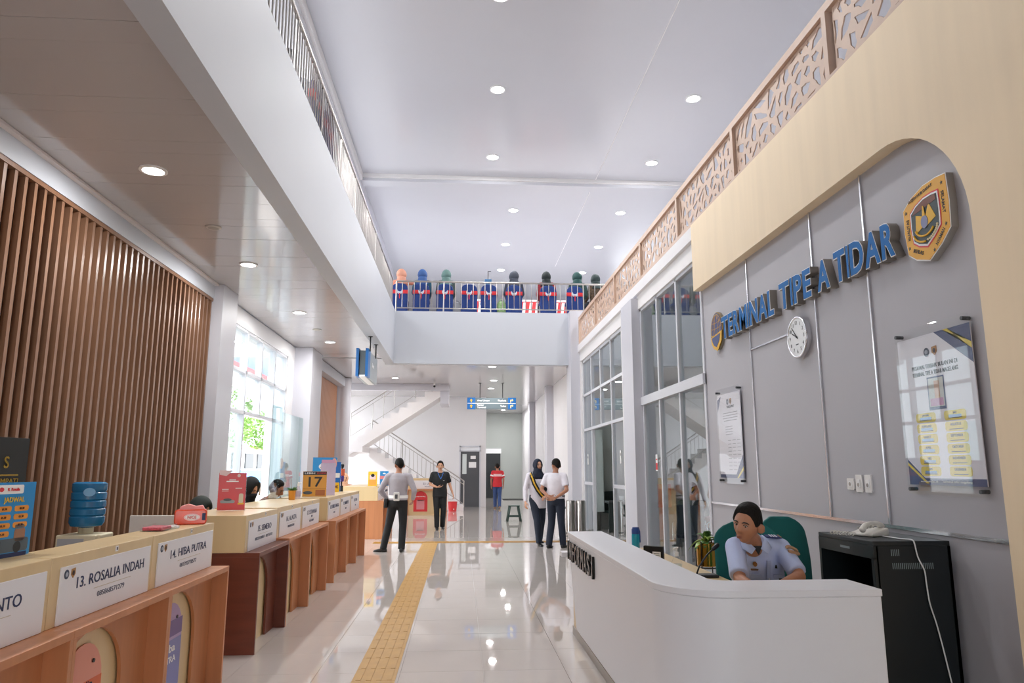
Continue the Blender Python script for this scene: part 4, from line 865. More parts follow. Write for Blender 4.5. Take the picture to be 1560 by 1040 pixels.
for ch in ws:
    me = text_mesh(ch, .165, pitch * (.82 if ch not in 'I' else .22), .02, .02, 'C')
    for v in me.vertices: v.co = V((1.035, y - pitch * .45, .775)) + WEST[0] * v.co.x + WEST[1] * v.co.y + WEST[2] * (.002 + v.co.z)
    link('letter', me, M('letter_black', '1d1c1b', .25, .3), t); y -= pitch
# things on the desk
bottle('water_bottle', 'turquoise sports bottle with a dark blue cap on the information desk', 'bottle', (1.655, 6.88, .78), [(.034, 0), (.037, .006), (.037, .12), (.035, .135), (.035, .14)], M('bottle_turquoise', '1b9fc0', .25),
    [(.037, .14), (.037, .18), (.03, .19), (.028, .2)], M('cap_blue', '16448e', .4), [(.0, .0, .195), (.03, 0, .195), (.04, 0, .16), (.042, 0, .06)])
t = thing('card_terminal', 'black desk device with a white label on the information desk', 'device', (1.57, 5.95, .78))
fr = frame_of((1.48, 5.98, 0), (1.66, 5.84, 0)); c = V((1.565, 5.92, .78))
m_ = MB(); m_.prism(rrect(.17, .125, .008, 0, .065), c, fr[0], fr[1], fr[2], -.03, .0); m_.build('case', BLACK, t, bev=.004); m_ = MB(); m_.prism(rect(.16, .008, 0, .006), c, fr[0], fr[1], fr[2], -.07, .02); m_.build('foot', BLACK, t)
plate(rect(.07, .05, .03, .06), c, fr, .001, WHT, t, 'label', .0005); plate(rect(.05, .005, .03, .07), c, fr, .001, DKGREY, t, 'text_line', .0015); plate(rect(.05, .005, .03, .055), c, fr, .001, DKGREY, t, 'text_line', .0015)
t = thing('pump_bottle', 'clear pump bottle of sanitiser on the information desk', 'bottle', (1.61, 5.42, .78)); c = (1.61, 5.42, .78)
m_ = MB(); m_.lathe([(.035, 0), (.038, .01), (.038, .06), (.02, .105), (.013, .11)], c, 18); m_.build('bottle_body', CLEAR, t, 'auto'); m_ = MB(); m_.lathe([(.034, .004), (.034, .05)], c, 16); m_.build('gel', glass('gel', (.85, .92, .95), 1.35), t, 'auto')
m_ = MB(); m_.lathe([(.015, .105), (.015, .135), (.006, .14), (.006, .16), (.014, .165), (.014, .172)], c, 14); m_.build('pump', WHT, t, 'auto'); m_ = MB(); m_.tube([(1.61, 5.42, .948), (1.575, 5.40, .944)], .006, 8); m_.build('spout', WHT, t)
t = thing('gooseneck_microphone', 'black gooseneck microphone on the information desk', 'microphone', (1.70, 5.1, .78))
m_ = MB(); m_.box(1.62, 1.80, 5.06, 5.16, .781, .80); m_.build('base', BLACK, t, bev=.006); m_ = MB(); m_.tube([(1.655, 5.11, .80), (1.68, 5.12, .85), (1.74, 5.14, .92), (1.80, 5.16, .965)], .006, 8); m_.build('neck', BLACK, t, True); m_ = MB(); m_.tube([(1.80, 5.16, .965), (1.835, 5.17, .99)], [.014, .016], 12, cap='round'); m_.build('head', BLACK, t, True)
# brass planter on a black stand
t = thing('planter', 'leafy plant in a brass planter on a black metal stand by the glazing', 'plant', (2.24, 6.6, 0)); c = (2.24, 6.6, 0)
m_ = MB(); m_.lathe([(.085, .66), (.09, .665), (.09, .86), (.084, .86), (.084, .85)], c, 28); m_.build('pot', M('brass', 'c79c46', .22, 1), t, 'auto'); m_ = MB(); m_.lathe([(.083, .83), (.083, .84)], c, 16); m_.build('soil', M('soil'), t)
for a in (45, 135, 225, 315):
    x_, y_ = 2.24 + .105 * math.cos(R(a)), 6.6 + .105 * math.sin(R(a)); m_ = MB(); m_.tube([(x_, y_, 0), (x_, y_, .88)], .006, 6); m_.build('stand_leg', BLACK, t)
P = oval(.212, .212, 24); m_ = MB(); m_.tube([(2.24 + a, 6.6 + b, .65) for a, b in P + P[:2]], .006, 6); m_.build('stand_ring', BLACK, t)
def leaf_mesh(b, d, L, W_, droop):
    b, d = V(b), V(d).normalized(); s_ = d.cross(V((0, 0, 1))).normalized(); mb = MB(); vs = []; fs = []; n = 6
    for i in range(n + 1):
        q = i / n; p = b + d * L * q + V((0, 0, -droop * L * q * q)); ww = W_ * math.sin(math.pi * min(1, q * .92 + .06)) * (1 - .25 * q); cup = V((0, 0, ww * .35)); vs += [p - s_ * ww + cup, p, p + s_ * ww + cup]
    for i in range(n):
        for j in range(2): k = i * 3 + j; fs.append((k, k + 1, k + 4, k + 3))
    mb.add(vs, fs); return mb
rnd = random.Random(5)
for k in range(16):
    a = k * 2.399; e = R(rnd.uniform(15, 75)); L = rnd.uniform(.10, .19); d = (math.cos(a) * math.cos(e), math.sin(a) * math.cos(e), math.sin(e)); m_ = leaf_mesh((2.24, 6.6, .85 + .03 * math.sin(e)), d, L, rnd.uniform(.03, .045), rnd.uniform(.3, .9))
    o_ = m_.build('leaf', M('plant_leaf', '4f7f33', .4, var=.2, scale=(30, 30, 30)) if k % 3 else M('plant_leaf_light', '9dbb52', .4), t, True); sl = o_.modifiers.new('thick', 'SOLIDIFY'); sl.thickness = .002
# equipment rack
t = thing('equipment_rack', 'black metal equipment rack beside the information desk', 'rack', (2.85, 4.85, 0))
x0, x1, y0, y1, zt = 2.60, 3.11, 4.50, 5.20, 1.075
m_ = MB(); m_.box(x0, x1, y0, y1, zt - .03, zt); m_.build('top_panel', RACK, t, bev=.004); m_ = MB(); m_.box(x0 + .02, x1, y0, y0 + .02, .03, zt - .03); sd = m_.build('side_panel', RACK, t)
m_ = MB(); m_.box(x0 + .02, x1, y1 - .02, y1, .03, zt - .03); m_.build('side_panel', RACK, t); m_ = MB(); m_.box(x1 - .02, x1, y0, y1, .03, zt - .03); m_.build('back_panel', RACK, t); m_ = MB(); m_.box(x0, x1, y0, y1, 0, .03); m_.build('base', RACK, t)
m_ = MB(); m_.box(x0, x0 + .03, y0, y1, zt - .11, zt - .03); m_.build('front_rail', RACK, t); m_ = MB(); m_.box(x0, x0 + .03, y0, y0 + .03, .03, zt - .1); m_.build('front_post', RACK, t); m_ = MB(); m_.box(x0, x0 + .03, y1 - .03, y1, .03, zt - .1); m_.build('front_post', RACK, t)
VENT = M('vent_light', '7d8a8d', .4)
for k in range(5): m_ = MB(); m_.box(2.715 + k * .012, 2.720 + k * .012, y0 - .001, y0 + .001, .985, 1.025); m_.build('vent_slot', VENT, sd)
for k in range(22): m_ = MB(); m_.box(2.718 + k * .0125, 2.723 + k * .0125, y0 - .001, y0 + .001, .905, .942); m_.build('vent_slot', VENT, sd)
m_ = MB(); m_.box(x0 - .001, x0, 4.78, 4.9, zt - .075, zt - .06); m_.build('name_plate', VENT, t)
for k in range(16): m_ = MB(); m_.box(x0 + .03, x0 + .036, y0 + .021, y0 + .03, .35 + k * .04, .37 + k * .04); m_.build('rack_hole', VENT, t)
# telephone with handset and coiled cord, and the white cable hanging down the rack
t = thing('desk_telephone', 'off-white desk telephone lying on the equipment rack', 'telephone', (2.78, 4.85, 1.075)); PH = M('phone_white', 'dcd9d2', .35)
m_ = MB(); m_.prism([(-.10, 0), (.10, 0), (.10, .055), (-.10, .02)], (2.79, 4.86, 1.077), (.8, .35, 0), (0, 0, 1), (-.4, .9, 0), -.09, .09); m_.build('phone_base', PH, t, bev=.01)
m_ = MB(); m_.tube([(2.70, 4.78, 1.125), (2.73, 4.80, 1.15), (2.79, 4.83, 1.162), (2.85, 4.86, 1.158), (2.89, 4.88, 1.14)], [.022, .017, .014, .017, .022], 10, cap='round'); m_.build('handset', PH, t, True)
for i in range(3):
    for j in range(4): q = V((2.80 + i * .022, 4.90 + j * .004, 1.125 + i * .006)) + V((-.008, .018, 0)) * j; m_ = MB(); m_.box(q.x - .007, q.x + .007, q.y - .006, q.y + .006, q.z - .01, q.z + .003); m_.build('key', M('key_grey', 'a9a7a2', .5), t)
m_ = MB(); m_.tube([(2.70 - .045 + .0 + .012 * math.cos(i * 1.1) - i * .0016, 4.80 + .004 * i, 1.092 + .012 * math.sin(i * 1.1)) for i in range(46)], .004, 5); m_.build('coiled_cord', PH, t)
m_ = MB(); pts = [(2.83, 4.80, 1.082), (2.85, 4.60, 1.08), (2.862, 4.505, 1.083), (2.868, 4.488, 1.06), (2.88, 4.486, .98), (2.915, 4.486, .90), (2.92, 4.486, .82), (2.93, 4.486, .70), (2.96, 4.486, .58), (2.985, 4.486, .45), (3.01, 4.486, .30), (3.03, 4.47, .12), (3.04, 4.44, .012), (3.0, 4.2, .008)]
sm_ = []
for i in range(len(pts) - 1):
    for q in range(4):
        p0, p1, p2, p3 = V(pts[max(i - 1, 0)]), V(pts[i]), V(pts[i + 1]), V(pts[min(i + 2, len(pts) - 1)]); u = q / 4
        sm_.append(.5 * ((2 * p1) + (p2 - p0) * u + (2 * p0 - 5 * p1 + 4 * p2 - p3) * u * u + (3 * p1 - p0 - 3 * p2 + p3) * u ** 3))
m_.tube(sm_, .0045, 6); tag(m_.build('telephone_cable', M('cable_white', 'e6e6e6', .5), None, True), 'white telephone cable hanging down the side of the black rack', 'cable')
# teal chairs
def shell_chair(label, c, rz, mat=TEAL, grp='teal chairs behind the information desk'):
    t = thing('office_chair', label, 'chair', (c[0], c[1], 0), grp, rz)
    def part(mb, nm, m, sm=True): return mb.build(nm, m, t, sm, local=True)
    rings = []
    for i in range(25):
        q = i / 24; z = .50 + .64 * q; w_ = .235 * (1 - .12 * (q - .5) ** 2) * (1 if q < .8 else math.sqrt(max(.02, 1 - ((q - .8) / .22) ** 2))); y_ = .19 + .07 * q - .03 * math.sin(q * math.pi)
        n = 24; rings.append([V((w_ * math.cos(2 * math.pi * k / n), y_ + .035 * math.sin(2 * math.pi * k / n) - .05 * (1 - abs(math.cos(2 * math.pi * k / n))) * 0 - .045 * math.cos(2 * math.pi * k / n) ** 2, z)) for k in range(n)])
    mb = MB(); mb.loft(rings); part(mb, 'backrest', mat)
    mb = MB(); mb.prism(rrect(.48, .46, .1), (0, -.02, 0), (1, 0, 0), (0, 1, 0), (0, 0, 1), .44, .50); part(mb, 'seat', mat, 'auto')
    mb = MB(); mb.tube([(0, 0, .12), (0, 0, .45)], .03, 12); part(mb, 'column', CHROME)
    for k in range(5):
        a = R(72 * k); mb = MB(); mb.tube([(0, 0, .12), (.27 * math.cos(a), .27 * math.sin(a), .07)], [.025, .016], 8); lg = part(mb, 'leg', BLACK); mb = MB(); mb.sphere((.27 * math.cos(a), .27 * math.sin(a), .028), .028, 10, 6); mb.build('caster', BLACK, lg, True, local=True)
shell_chair('teal office chair the information officer sits on', (2.06, 5.08), R(-8))
shell_chair('empty teal office chair beside the black rack', (2.66, 5.62), R(18))
# steel ash bins by the far pillar
for k, (x_, l) in enumerate(((2.60, 'steel bin standing out from the far pillar, behind the desk'), (2.84, 'steel bin against the far pillar, behind the desk'))):
    t = thing('steel_bin', l, 'bin', (x_, 17.2, 0), 'steel bins by the far pillar'); m_ = MB(); m_.lathe([(.115, 0), (.115, .76), (.10, .78), (.09, .76)], (x_, 17.2, 0), 28); m_.build('drum', STEEL, t, 'auto'); m_ = MB(); m_.lathe([(.118, .02), (.118, .05)], (x_, 17.2, 0), 28); m_.build('foot_ring', BLACK, t, 'auto')
# ================================================================== PEOPLE
TMP = bpy.data.scenes.new('workbench')
def remesh(mb, voxel, smooth=6):
    me = mb.mesh('body'); o = bpy.data.objects.new('body', me); TMP.collection.objects.link(o)
    r_ = o.modifiers.new('r', 'REMESH'); r_.mode = 'VOXEL'; r_.voxel_size = voxel
    s_ = o.modifiers.new('s', 'SMOOTH'); s_.factor = .5; s_.iterations = smooth
    vl = TMP.view_layers[0]; vl.update(); out = bpy.data.meshes.new_from_object(o.evaluated_get(vl.depsgraph))
    bpy.data.objects.remove(o); bpy.data.meshes.remove(me); return out
def mesh_to_mb(me, mb):
    mb.add([v.co for v in me.vertices], [tuple(p.vertices) for p in me.polygons]); return mb
def sm(x, a, b): t = min(1, max(0, (x - a) / (b - a))); return t * t * (3 - 2 * t)
def head_dir(i, j, n, m):
    ph = math.pi * (j + .02) / (m + .04); th = 2 * math.pi * i / n; return V((math.sin(ph) * math.sin(th), -math.sin(ph) * math.cos(th), math.cos(ph)))
def head_pt(d, off=0):
    x, y, z = d.x * (.076 + off), d.y * (.096 + off), d.z * (.118 + off)
    if z < 0:
        t = -z / .118; x *= 1 - .34 * t ** 1.5; y *= (1 - .10 * t) if y < 0 else (1 - .42 * t ** 1.3)
        if y < 0: y -= .012 * t * sm(t, .5, 1)
    else: y += .006 * (z / .118)
    if off == 0 and d.y < -.2:
        ax = abs(x)
        pz = sm(z, .03, -.028) * sm(z, -.046, -.034)
        y -= .026 * pz * math.exp(-(x / (.010 + .006 * pz)) ** 2)
        y += .011 * math.exp(-((ax - .031) / .016) ** 2 - ((z - .004) / .013) ** 2)
        y -= .005 * math.exp(-((ax - .03) / .02) ** 2 - ((z - .026) / .008) ** 2)
        y -= .006 * math.exp(-(x / .022) ** 2 - ((z + .064) / .007) ** 2) + .005 * math.exp(-(x / .02) ** 2 - ((z + .076) / .006) ** 2)
        y -= .006 * math.exp(-(x / .02) ** 2 - ((z + .105) / .012) ** 2)
        y -= .005 * math.exp(-((ax - .045) / .018) ** 2 - ((z + .02) / .02) ** 2)
    return V((x, y, z))
def head_grid(mb, mtx, n, m, fn):
    rings = [[mtx @ fn(head_dir(i, j, n, m)) for i in range(n)] for j in range(m + 1)]; mb.loft(rings); return mb
HL = [(0, .68), (28, .66), (46, .56), (62, .30), (72, .02), (88, .0), (98, .10), (116, .04), (140, -.30), (180, -.52)]
def hair_short(d):
    az = abs(math.degrees(math.atan2(d.x, -d.y)))
    for (a0, h0), (a1, h1) in zip(HL, HL[1:]):
        if a0 <= az <= a1: hl = h0 + (h1 - h0) * (az - a0) / (a1 - a0); break
    g = max(-1, min(1, (d.z - hl) * 8)); vol = .012 + .010 * sm(d.z, .3, .9)
    return head_pt(d, (vol if g > 0 else .013) * g + .003)
def hijab_cap(d, vol=.02):
    e = math.hypot(d.x / .66, (d.z + .08) / .74) if d.y < 0 else 2
    g = max(-1, min(1, (e - 1) * 7)); return head_pt(d, (vol if g > 0 else .02) * g + .004)
def ell(c, lx, fy, rx, ry, n=20): return [c + lx * rx * math.cos(2 * math.pi * k / n) + fy * ry * math.sin(2 * math.pi * k / n) for k in range(n)]
def hand(mb, wr, fd, pn, ts, curl=.35, k=1.0, seg=6):
    """palm, four fingers of unequal length and a thumb: fd towards the fingers, pn palm normal, ts thumb side"""
    wr, fd = V(wr), V(fd).normalized(); pn = V(pn); pn = (pn - fd * pn.dot(fd)).normalized(); ts = V(ts); ts = (ts - fd * ts.dot(fd) - pn * ts.dot(pn)).normalized()
    rings = [ell(wr + fd * a * k, ts, pn, b * k, c * k, 10) for a, b, c in ((-.02, .024, .02), (.02, .033, .017), (.06, .04, .016), (.09, .039, .013), (.097, .03, .008))]
    mb.loft(rings)
    for i, (off, L) in enumerate(((.030, .070), (.010, .080), (-.010, .074), (-.029, .058))):
        b = wr + fd * .088 * k + ts * off * k; d = fd.copy(); pts = [b - fd * .02 * k, b]; rad = [.009 * k, .0088 * k]
        for s_, fr_ in enumerate((.45, .32, .23)):
            a = curl * (1 + .15 * i) * (.9 + .25 * s_); d = (d * math.cos(a) - pn * -math.sin(a)).normalized(); pts.append(pts[-1] + d * L * fr_ * k); rad.append((.0083 - .0009 * s_) * k)
        mb.tube(pts, rad, seg, cap='round')
    b = wr + fd * .03 * k + ts * .026 * k; d = (fd * .62 + ts * .7 + pn * .25).normalized(); p1 = b + d * .035 * k; d2 = (fd * .9 + ts * .3 + pn * .35).normalized()
    mb.tube([b - d * .012 * k, p1, p1 + d2 * .03 * k, p1 + d2 * .055 * k], [.013 * k, .011 * k, .0095 * k, .008 * k], seg, cap='round')
SKIN = M('skin_tan', 'b27d62', .55, var=.04, scale=(8, 8, 8)); SKIN2 = M('skin_light', 'd3a184', .55); SKIN3 = M('skin_warm', 'b27d60', .5, var=.05, scale=(14, 14, 14))
HAIR = M('hair_black', '120f0c', .6, spec=.2, bump=.4, scale=(90, 90, 30)); LIPS = M('lips', '8e5546', .5); BROW = M('brow', '1d1712', .6); EYEW = M('eye_white', 'c4b8ad', .8, spec=.05); IRIS = M('iris', '1c110c', .5, spec=.1)
SHOEB = M('shoe_black', '15171a', .3); CLOTH = {}
def cloth(n, c, bump=.15): return M('cloth_' + n, c, .75, var=.06, scale=(12, 12, 12), bump=bump)
def person(label, loc, rz=0, J=None, sit=False, lean=0, side=0, hyaw=0, hpitch=0, hroll=0, skin=SKIN, top=None, sleeve=.62, top_hem=.86, pants=None, hair='short', hijab=None, hijab_long=.0,
           shoes=SHOEB, group=None, s=1.0, vox=.016, n=28, m=22, curl=.35, face=True, hands=None, collar=True, legs=True, sleeve_r=.066, floor_z=0.0, female=False, hij_vol=.02):
    t = thing('person', label, 'person', (loc[0], loc[1], floor_z), group, rz)
    j = dict(pel=(0, 0, .94), waist=(0, .005, 1.07), chest=(0, 0, 1.25), sho=(0, .015, 1.395), neck=(0, .005, 1.45), head=(0, -.02, 1.585),
             shL=(.18, .015, 1.375), elL=(.235, .04, 1.11), wrL=(.235, -.03, .87), shR=(-.18, .015, 1.375), elR=(-.235, .04, 1.11), wrR=(-.235, -.03, .87),
             hipL=(.088, 0, .90), knL=(.10, -.02, .49), anL=(.10, .02, .085), hipR=(-.088, 0, .90), knR=(-.10, -.02, .49), anR=(-.10, .02, .085))
    j = {k: V(v) for k, v in j.items()}
    if sit:
        for k in j:
            if k[:2] not in ('kn', 'an'): j[k].z -= .42
        for sd, q in (('L', 1), ('R', -1)):
            j['hip' + sd] = V((.09 * q, -.02, .50)); j['kn' + sd] = V((.11 * q, -.44, .51)); j['an' + sd] = V((.11 * q, -.42, .085))
            j['el' + sd].y -= .06; j['wr' + sd] = V((.17 * q, -.30, .60))
    if lean or side:
        rot = Euler((R(lean), R(side), 0)).to_matrix(); p = j['pel'].copy()
        for k in ('waist', 'chest', 'sho', 'neck', 'head', 'shL', 'shR', 'elL', 'elR', 'wrL', 'wrR'): j[k] = p + rot @ (j[k] - p)
    for k, v in (J or {}).items(): j[k] = V(v)
    LX = (j['shL'] - j['shR']).normalized(); HX = (j['hipL'] - j['hipR']).normalized(); FY = V((0, -1, 0))
    def torso(mb, e, low, hi=1.0):
        P = [j['pel'] + (j['pel'] - j['waist']) * .0, j['waist'], j['chest'], j['sho']]; fw = 1.0 if not female else .93
        rr_ = []
        up = (j['waist'] - j['pel']).normalized()
        if low < .94: rr_.append((j['pel'] - up * (.94 - low), .170 * fw + e, .118 + e, HX))
        rr_ += [(P[0], .168 * fw + e, .117 + e, HX), (P[1], .152 * fw + e, .108 + e, (HX + LX).normalized()), (P[1].lerp(P[2], .5), .16 * fw + e, .114 + e, LX), (P[2], .172 * fw + e, .12 + e, LX), (P[2].lerp(P[3], .6), .168 * fw + e, .108 + e, LX), (P[3], .135 * fw + e, .08 + e, LX), (P[3].lerp(j['neck'], .65), .075 + e * .6, .066 + e * .6, LX)]
        rings = []
        for i, (c, a, b, lx) in enumerate(rr_):
            tg = (rr_[min(i + 1, len(rr_) - 1)][0] - rr_[max(i - 1, 0)][0]).normalized(); fy = tg.cross(lx).normalized(); rings.append(ell(c, lx, fy, a, b))
        mb.loft(rings)
    ba = MB(); torso(ba, 0, .90)
    ba.tube([j['neck'] - V((0, 0, .05)), j['neck'], j['head'] + V((0, .015, -.06))], [.062, .056, .052], 14, cap='round')
    for sd in 'LR':
        ba.tube([j['sh' + sd], j['sh' + sd].lerp(j['el' + sd], .5), j['el' + sd]], [.052, .046, .038], 12, cap='round'); ba.tube([j['el' + sd], j['el' + sd].lerp(j['wr' + sd], .35), j['wr' + sd]], [.039, .038, .026], 12, cap='round')
        if legs:
            ba.tube([j['hip' + sd], j['hip' + sd].lerp(j['kn' + sd], .5), j['kn' + sd]], [.085, .068, .05], 12, cap='round'); ba.tube([j['kn' + sd], j['kn' + sd].lerp(j['an' + sd], .35), j['an' + sd]], [.05, .052, .034], 12, cap='round')
    mb = MB(); mesh_to_mb(remesh(ba, vox), mb)
    hm = Matrix.Translation(j['head']) @ Euler((R(hpitch), R(hroll), R(hyaw)), 'ZYX').to_matrix().to_4x4()
    head_grid(mb, hm, n, m, head_pt)
    if not hijab:
        for q in (-1, 1):                                              # ears
            mb.loft([ell(hm @ V((q * .074 + q * .010 * i, .008 + .006 * i, -.012)), (hm.to_3x3() @ V((0, 1, .25))).normalized(), (hm.to_3x3() @ V((0, -.25, 1))).normalized(), (.016, .019, .017, .008)[i], (.030, .033, .030, .02)[i], 12) for i in range(4)])
    for sd, q in (('L', 1), ('R', -1)):
        h_ = (hands or {}).get(sd); fd = (j['wr' + sd] - j['el' + sd]).normalized()
        if h_: hand(mb, j['wr' + sd], h_[0], h_[1], h_[2], h_[3] if len(h_) > 3 else curl)
        else: hand(mb, j['wr' + sd] + fd * .0, fd, V((-q, .1, 0)), V((0, -1, 0)) if abs(fd.z) > .5 else V((-q, 0, .3)), curl)
    body = mb.build('body', skin, t, True, local=True)
    if face:
        Q = hm.to_3x3()
        for q in (-1, 1):
            e = MB(); e.sphere(hm @ V((q * .031, -.0700, .002)), (.0135, .0125, .0100), 14, 10); ey = e.build('eye', EYEW, t, True, local=True)
            e = MB(); e.sphere(hm @ V((q * .031, -.0765, .0005)), (.0075, .0072, .0078), 12, 8); e.build('iris', IRIS, ey, True, local=True)
            e = MB(); e.tube([hm @ V((q * a, -.094 + b, z)) for a, b, z in ((.014, -.001, .021), (.026, .001, .027), (.040, .010, .025), (.050, .020, .018))], [.003, .0045, .004, .002], 6, cap='round'); e.build('eyebrow', BROW, t, True, local=True)
            e = MB(); e.tube([hm @ V((q * a, -.0885 + b, z)) for a, b, z in ((.019, .002, .004), (.026, -.001, .0115), (.036, .000, .012), (.045, .008, .005))], .0022, 6, cap='round'); e.build('eyelid', BROW, t, True, local=True)
        e = MB()
        for z, w_ in ((-.066, .02), (-.073, .017)): e.tube([hm @ V((w_ * a, -.1035 + .012 * a * a, z + (.002 * abs(a)))) for a in (-1, -.5, 0, .5, 1)], [.0018, .0042, .0045, .0042, .0018], 6, cap='round')
        e.build('lips', LIPS, t, True, local=True)
    if hair == 'short' and not hijab:
        h_ = MB(); head_grid(h_, hm, n, m, hair_short); h_.build('hair', HAIR, t, True, local=True)
    if hijab:
        h_ = MB(); head_grid(h_, hm, n, m, lambda d: hijab_cap(d, hij_vol)); c_ = MB(); mesh_to_mb(h_.mesh('x'), c_)
        dn = (j['sho'] - j['head']); rings = []
        for q, a, b in ((.30, .086 + (hij_vol - .02), .10 + (hij_vol - .02)), (.55, .088 + (hij_vol - .02), .098 + (hij_vol - .02)), (.8, .115 + (hij_vol - .02) * .7, .105 + (hij_vol - .02) * .5), (1.05, .165, .125), (1.25 + hijab_long * .5, .19, .14), (1.45 + hijab_long, .195, .145)):
            rings.append(ell(j['head'] + dn * q + V((0, -.012, 0)), LX, FY, a, b, 20))
        c_.loft(rings); link('hijab', c_.mesh('hijab'), hijab, t, True, local=True)
    if top:
        c_ = MB(); torso(c_, .020, top_hem)
        for sd in 'LR':
            A, E_, W_ = j['sh' + sd], j['el' + sd], j['wr' + sd]
            c_.tube([j['sho'].lerp(A, .55) + V((0, 0, .0)), A], [.066, sleeve_r * 1.06], 12, cap='round')
            if sleeve <= 1: c_.tube([A, A.lerp(E_, sleeve * .6), A.lerp(E_, sleeve)], [sleeve_r * 1.04, sleeve_r, sleeve_r * 1.02], 12)
            else: c_.tube([A, A.lerp(E_, .6), E_], [.068, .060, .054], 12, cap='round'); c_.tube([E_, E_.lerp(W_, .5), W_], [.054, .048, .041], 12)
        link('shirt', remesh(c_, vox, 4), top, t, True, local=True)
    if pants and legs:
        c_ = MB(); up = (j['waist'] - j['pel']).normalized()
        rings = [ell(j['pel'] + up * a, HX, up.cross(HX).normalized(), b, c, 20) for a, b, c in ((-.12, .15, .115), (-.05, .178, .13), (.02, .176, .127), (.07, .17, .122))]; c_.loft(rings)
        for sd in 'LR':
            h_, k_, a_ = j['hip' + sd], j['kn' + sd], j['an' + sd]; c_.tube([h_, h_.lerp(k_, .5), k_], [.10, .088, .074], 14, cap='round'); c_.tube([k_, k_.lerp(a_, .5), a_ - V((0, 0, .035))], [.074, .070, .064], 14)
        link('trousers', remesh(c_, vox, 4), pants, t, True, local=True)
    if shoes and legs:
        for sd in 'LR':
            a_ = j['an' + sd]; kd = (j['kn' + sd] - a_); f_ = V((kd.x * .3 + (.04 if sd == 'L' else -.04), -1, 0)).normalized() if not (J and ('toe' + sd) in J) else (V(J['toe' + sd]) - a_); f_.z = 0; f_.normalize(); lx = f_.cross(V((0, 0, 1))); zb_ = a_.z - .085; b = V((a_.x, a_.y, zb_)); e = MB()
            rings = []
            for q, w_, h_ in ((-.075, .02, .05), (-.06, .034, .075), (0, .040, .085), (.06, .043, .062), (.12, .046, .048), (.165, .038, .036), (.19, .015, .02)):
                rings.append([b + f_ * q + lx * w_ * math.cos(2 * math.pi * k / 14) + V((0, 0, max(0.001, h_ * .5 + h_ * .5 * math.sin(2 * math.pi * k / 14)))) for k in range(14)])
            e.loft(rings); e.build('shoe', shoes, t, True, local=True)
    t.scale = (s, s, s)
    return t, j, hm
def patch(t, name, mat, pts, thick=.004):
    """small flat badge given by four local corner points"""
    P = [V(p) for p in pts]; nrm = (P[1] - P[0]).cross(P[-1] - P[0]).normalized(); mb = MB(); k = len(P)
    mb.add([p for p in P] + [p + nrm * thick for p in P], [tuple(range(k))[::-1], tuple(range(k, 2 * k))] + [(i, (i + 1) % k, k + (i + 1) % k, k + i) for i in range(k)]); return mb.build(name, mat, t, local=True)

NAVYT = cloth('navy', '1b2436'); BLACKT = cloth('black', '15181b'); GREYS = cloth('grey_shirt', 'a9a4ab'); WHITES = cloth('white_shirt', 'e6e2ea'); PALEB = M('cloth_uniform', 'b9c6ea', .7, var=.03, scale=(9, 9, 9), bump=.25)
# --- guard with his back turned
t, j, hm = person('guard in a grey shirt and white belt standing with his back turned', (-1.17, 13.9), R(172), hyaw=38, top=GREYS, sleeve=1.5, top_hem=.95, pants=BLACKT, skin=SKIN, face=True,
    J=dict(shL=(.195, .015, 1.375), shR=(-.195, .015, 1.375), elL=(.33, .07, 1.12), wrL=(.24, -.10, .96), elR=(-.32, .06, 1.12), wrR=(-.26, -.10, .95), anL=(.25, .04, .085), knL=(.17, -.03, .49), anR=(-.10, .06, .085), toeL=(.40, .02, 0), toeR=(-.08, -.2, 0)), s=1)
m_ = MB(); m_.loft([ell(V((0, 0, z)), V((1, 0, 0)), V((0, 1, 0)), .186, .138, 24) for z in (.975, 1.03)]); m_.build('belt', WHT, t, 'auto', local=True)
m_ = MB(); m_.box(-.06, .05, .138, .18, .93, 1.09); m_.build('pouch', M('pouch_white', 'dfddd8', .5), t, bev=.012, local=True); m_ = MB(); m_.box(-.03, .02, .18, .186, .97, 1.05); m_.build('pouch_badge', DKGREY, t, local=True)
m_ = MB(); m_.box(.185, .25, -.02, .10, .80, .97); m_.build('holster', BLACK, t, bev=.015, local=True)
for q in (-1, 1): m_ = MB(); m_.obox((q * .145, .015, 1.428), (1, 0, -.25 * q), (0, 1, 0), (.25 * q, 0, 1), .05, .026, .004); m_.build('epaulette', BLACK, t, local=True)
# --- man in a black polo shirt facing the camera
t, j, hm = person('man in a black polo shirt with a blue lanyard holding a phone', (-.53, 18.85), R(8), hyaw=-8, top=BLACKT, sleeve=.78, top_hem=.80, pants=BLACKT, skin=SKIN2,
    J=dict(elR=(-.25, .03, 1.12), wrR=(-.10, -.20, 1.06), elL=(.26, .05, 1.11), wrL=(.33, .0, .90), anR=(-.07, -.08, .085), knR=(-.08, -.05, .49), anL=(.09, .10, .085)), hands=dict(R=((.95, -.25, .05), (0, .3, 1), (.1, -1, 0), .25)), shoes=M('shoe_black'))
m_ = MB(); m_.tube([(-.07, -.085, 1.42), (-.04, -.135, 1.34), (0, -.148, 1.26)], .007, 6).tube([(.07, -.085, 1.42), (.04, -.135, 1.34), (0, -.148, 1.26)], .007, 6); m_.build('lanyard', M('lanyard_blue', '2f6fc4', .5), t, local=True)
m_ = MB(); m_.obox((-.0, -.245, 1.09), (1, -.2, 0), (0, 1, 0), (0, 0, 1), .05, .03, .006); m_.build('phone', BLACK, t, local=True); m_ = MB(); m_.lathe([(.018, 0), (.018, .004)], (.08, -.145, 1.22), 12); m_.build('badge', WHT, t, local=True)
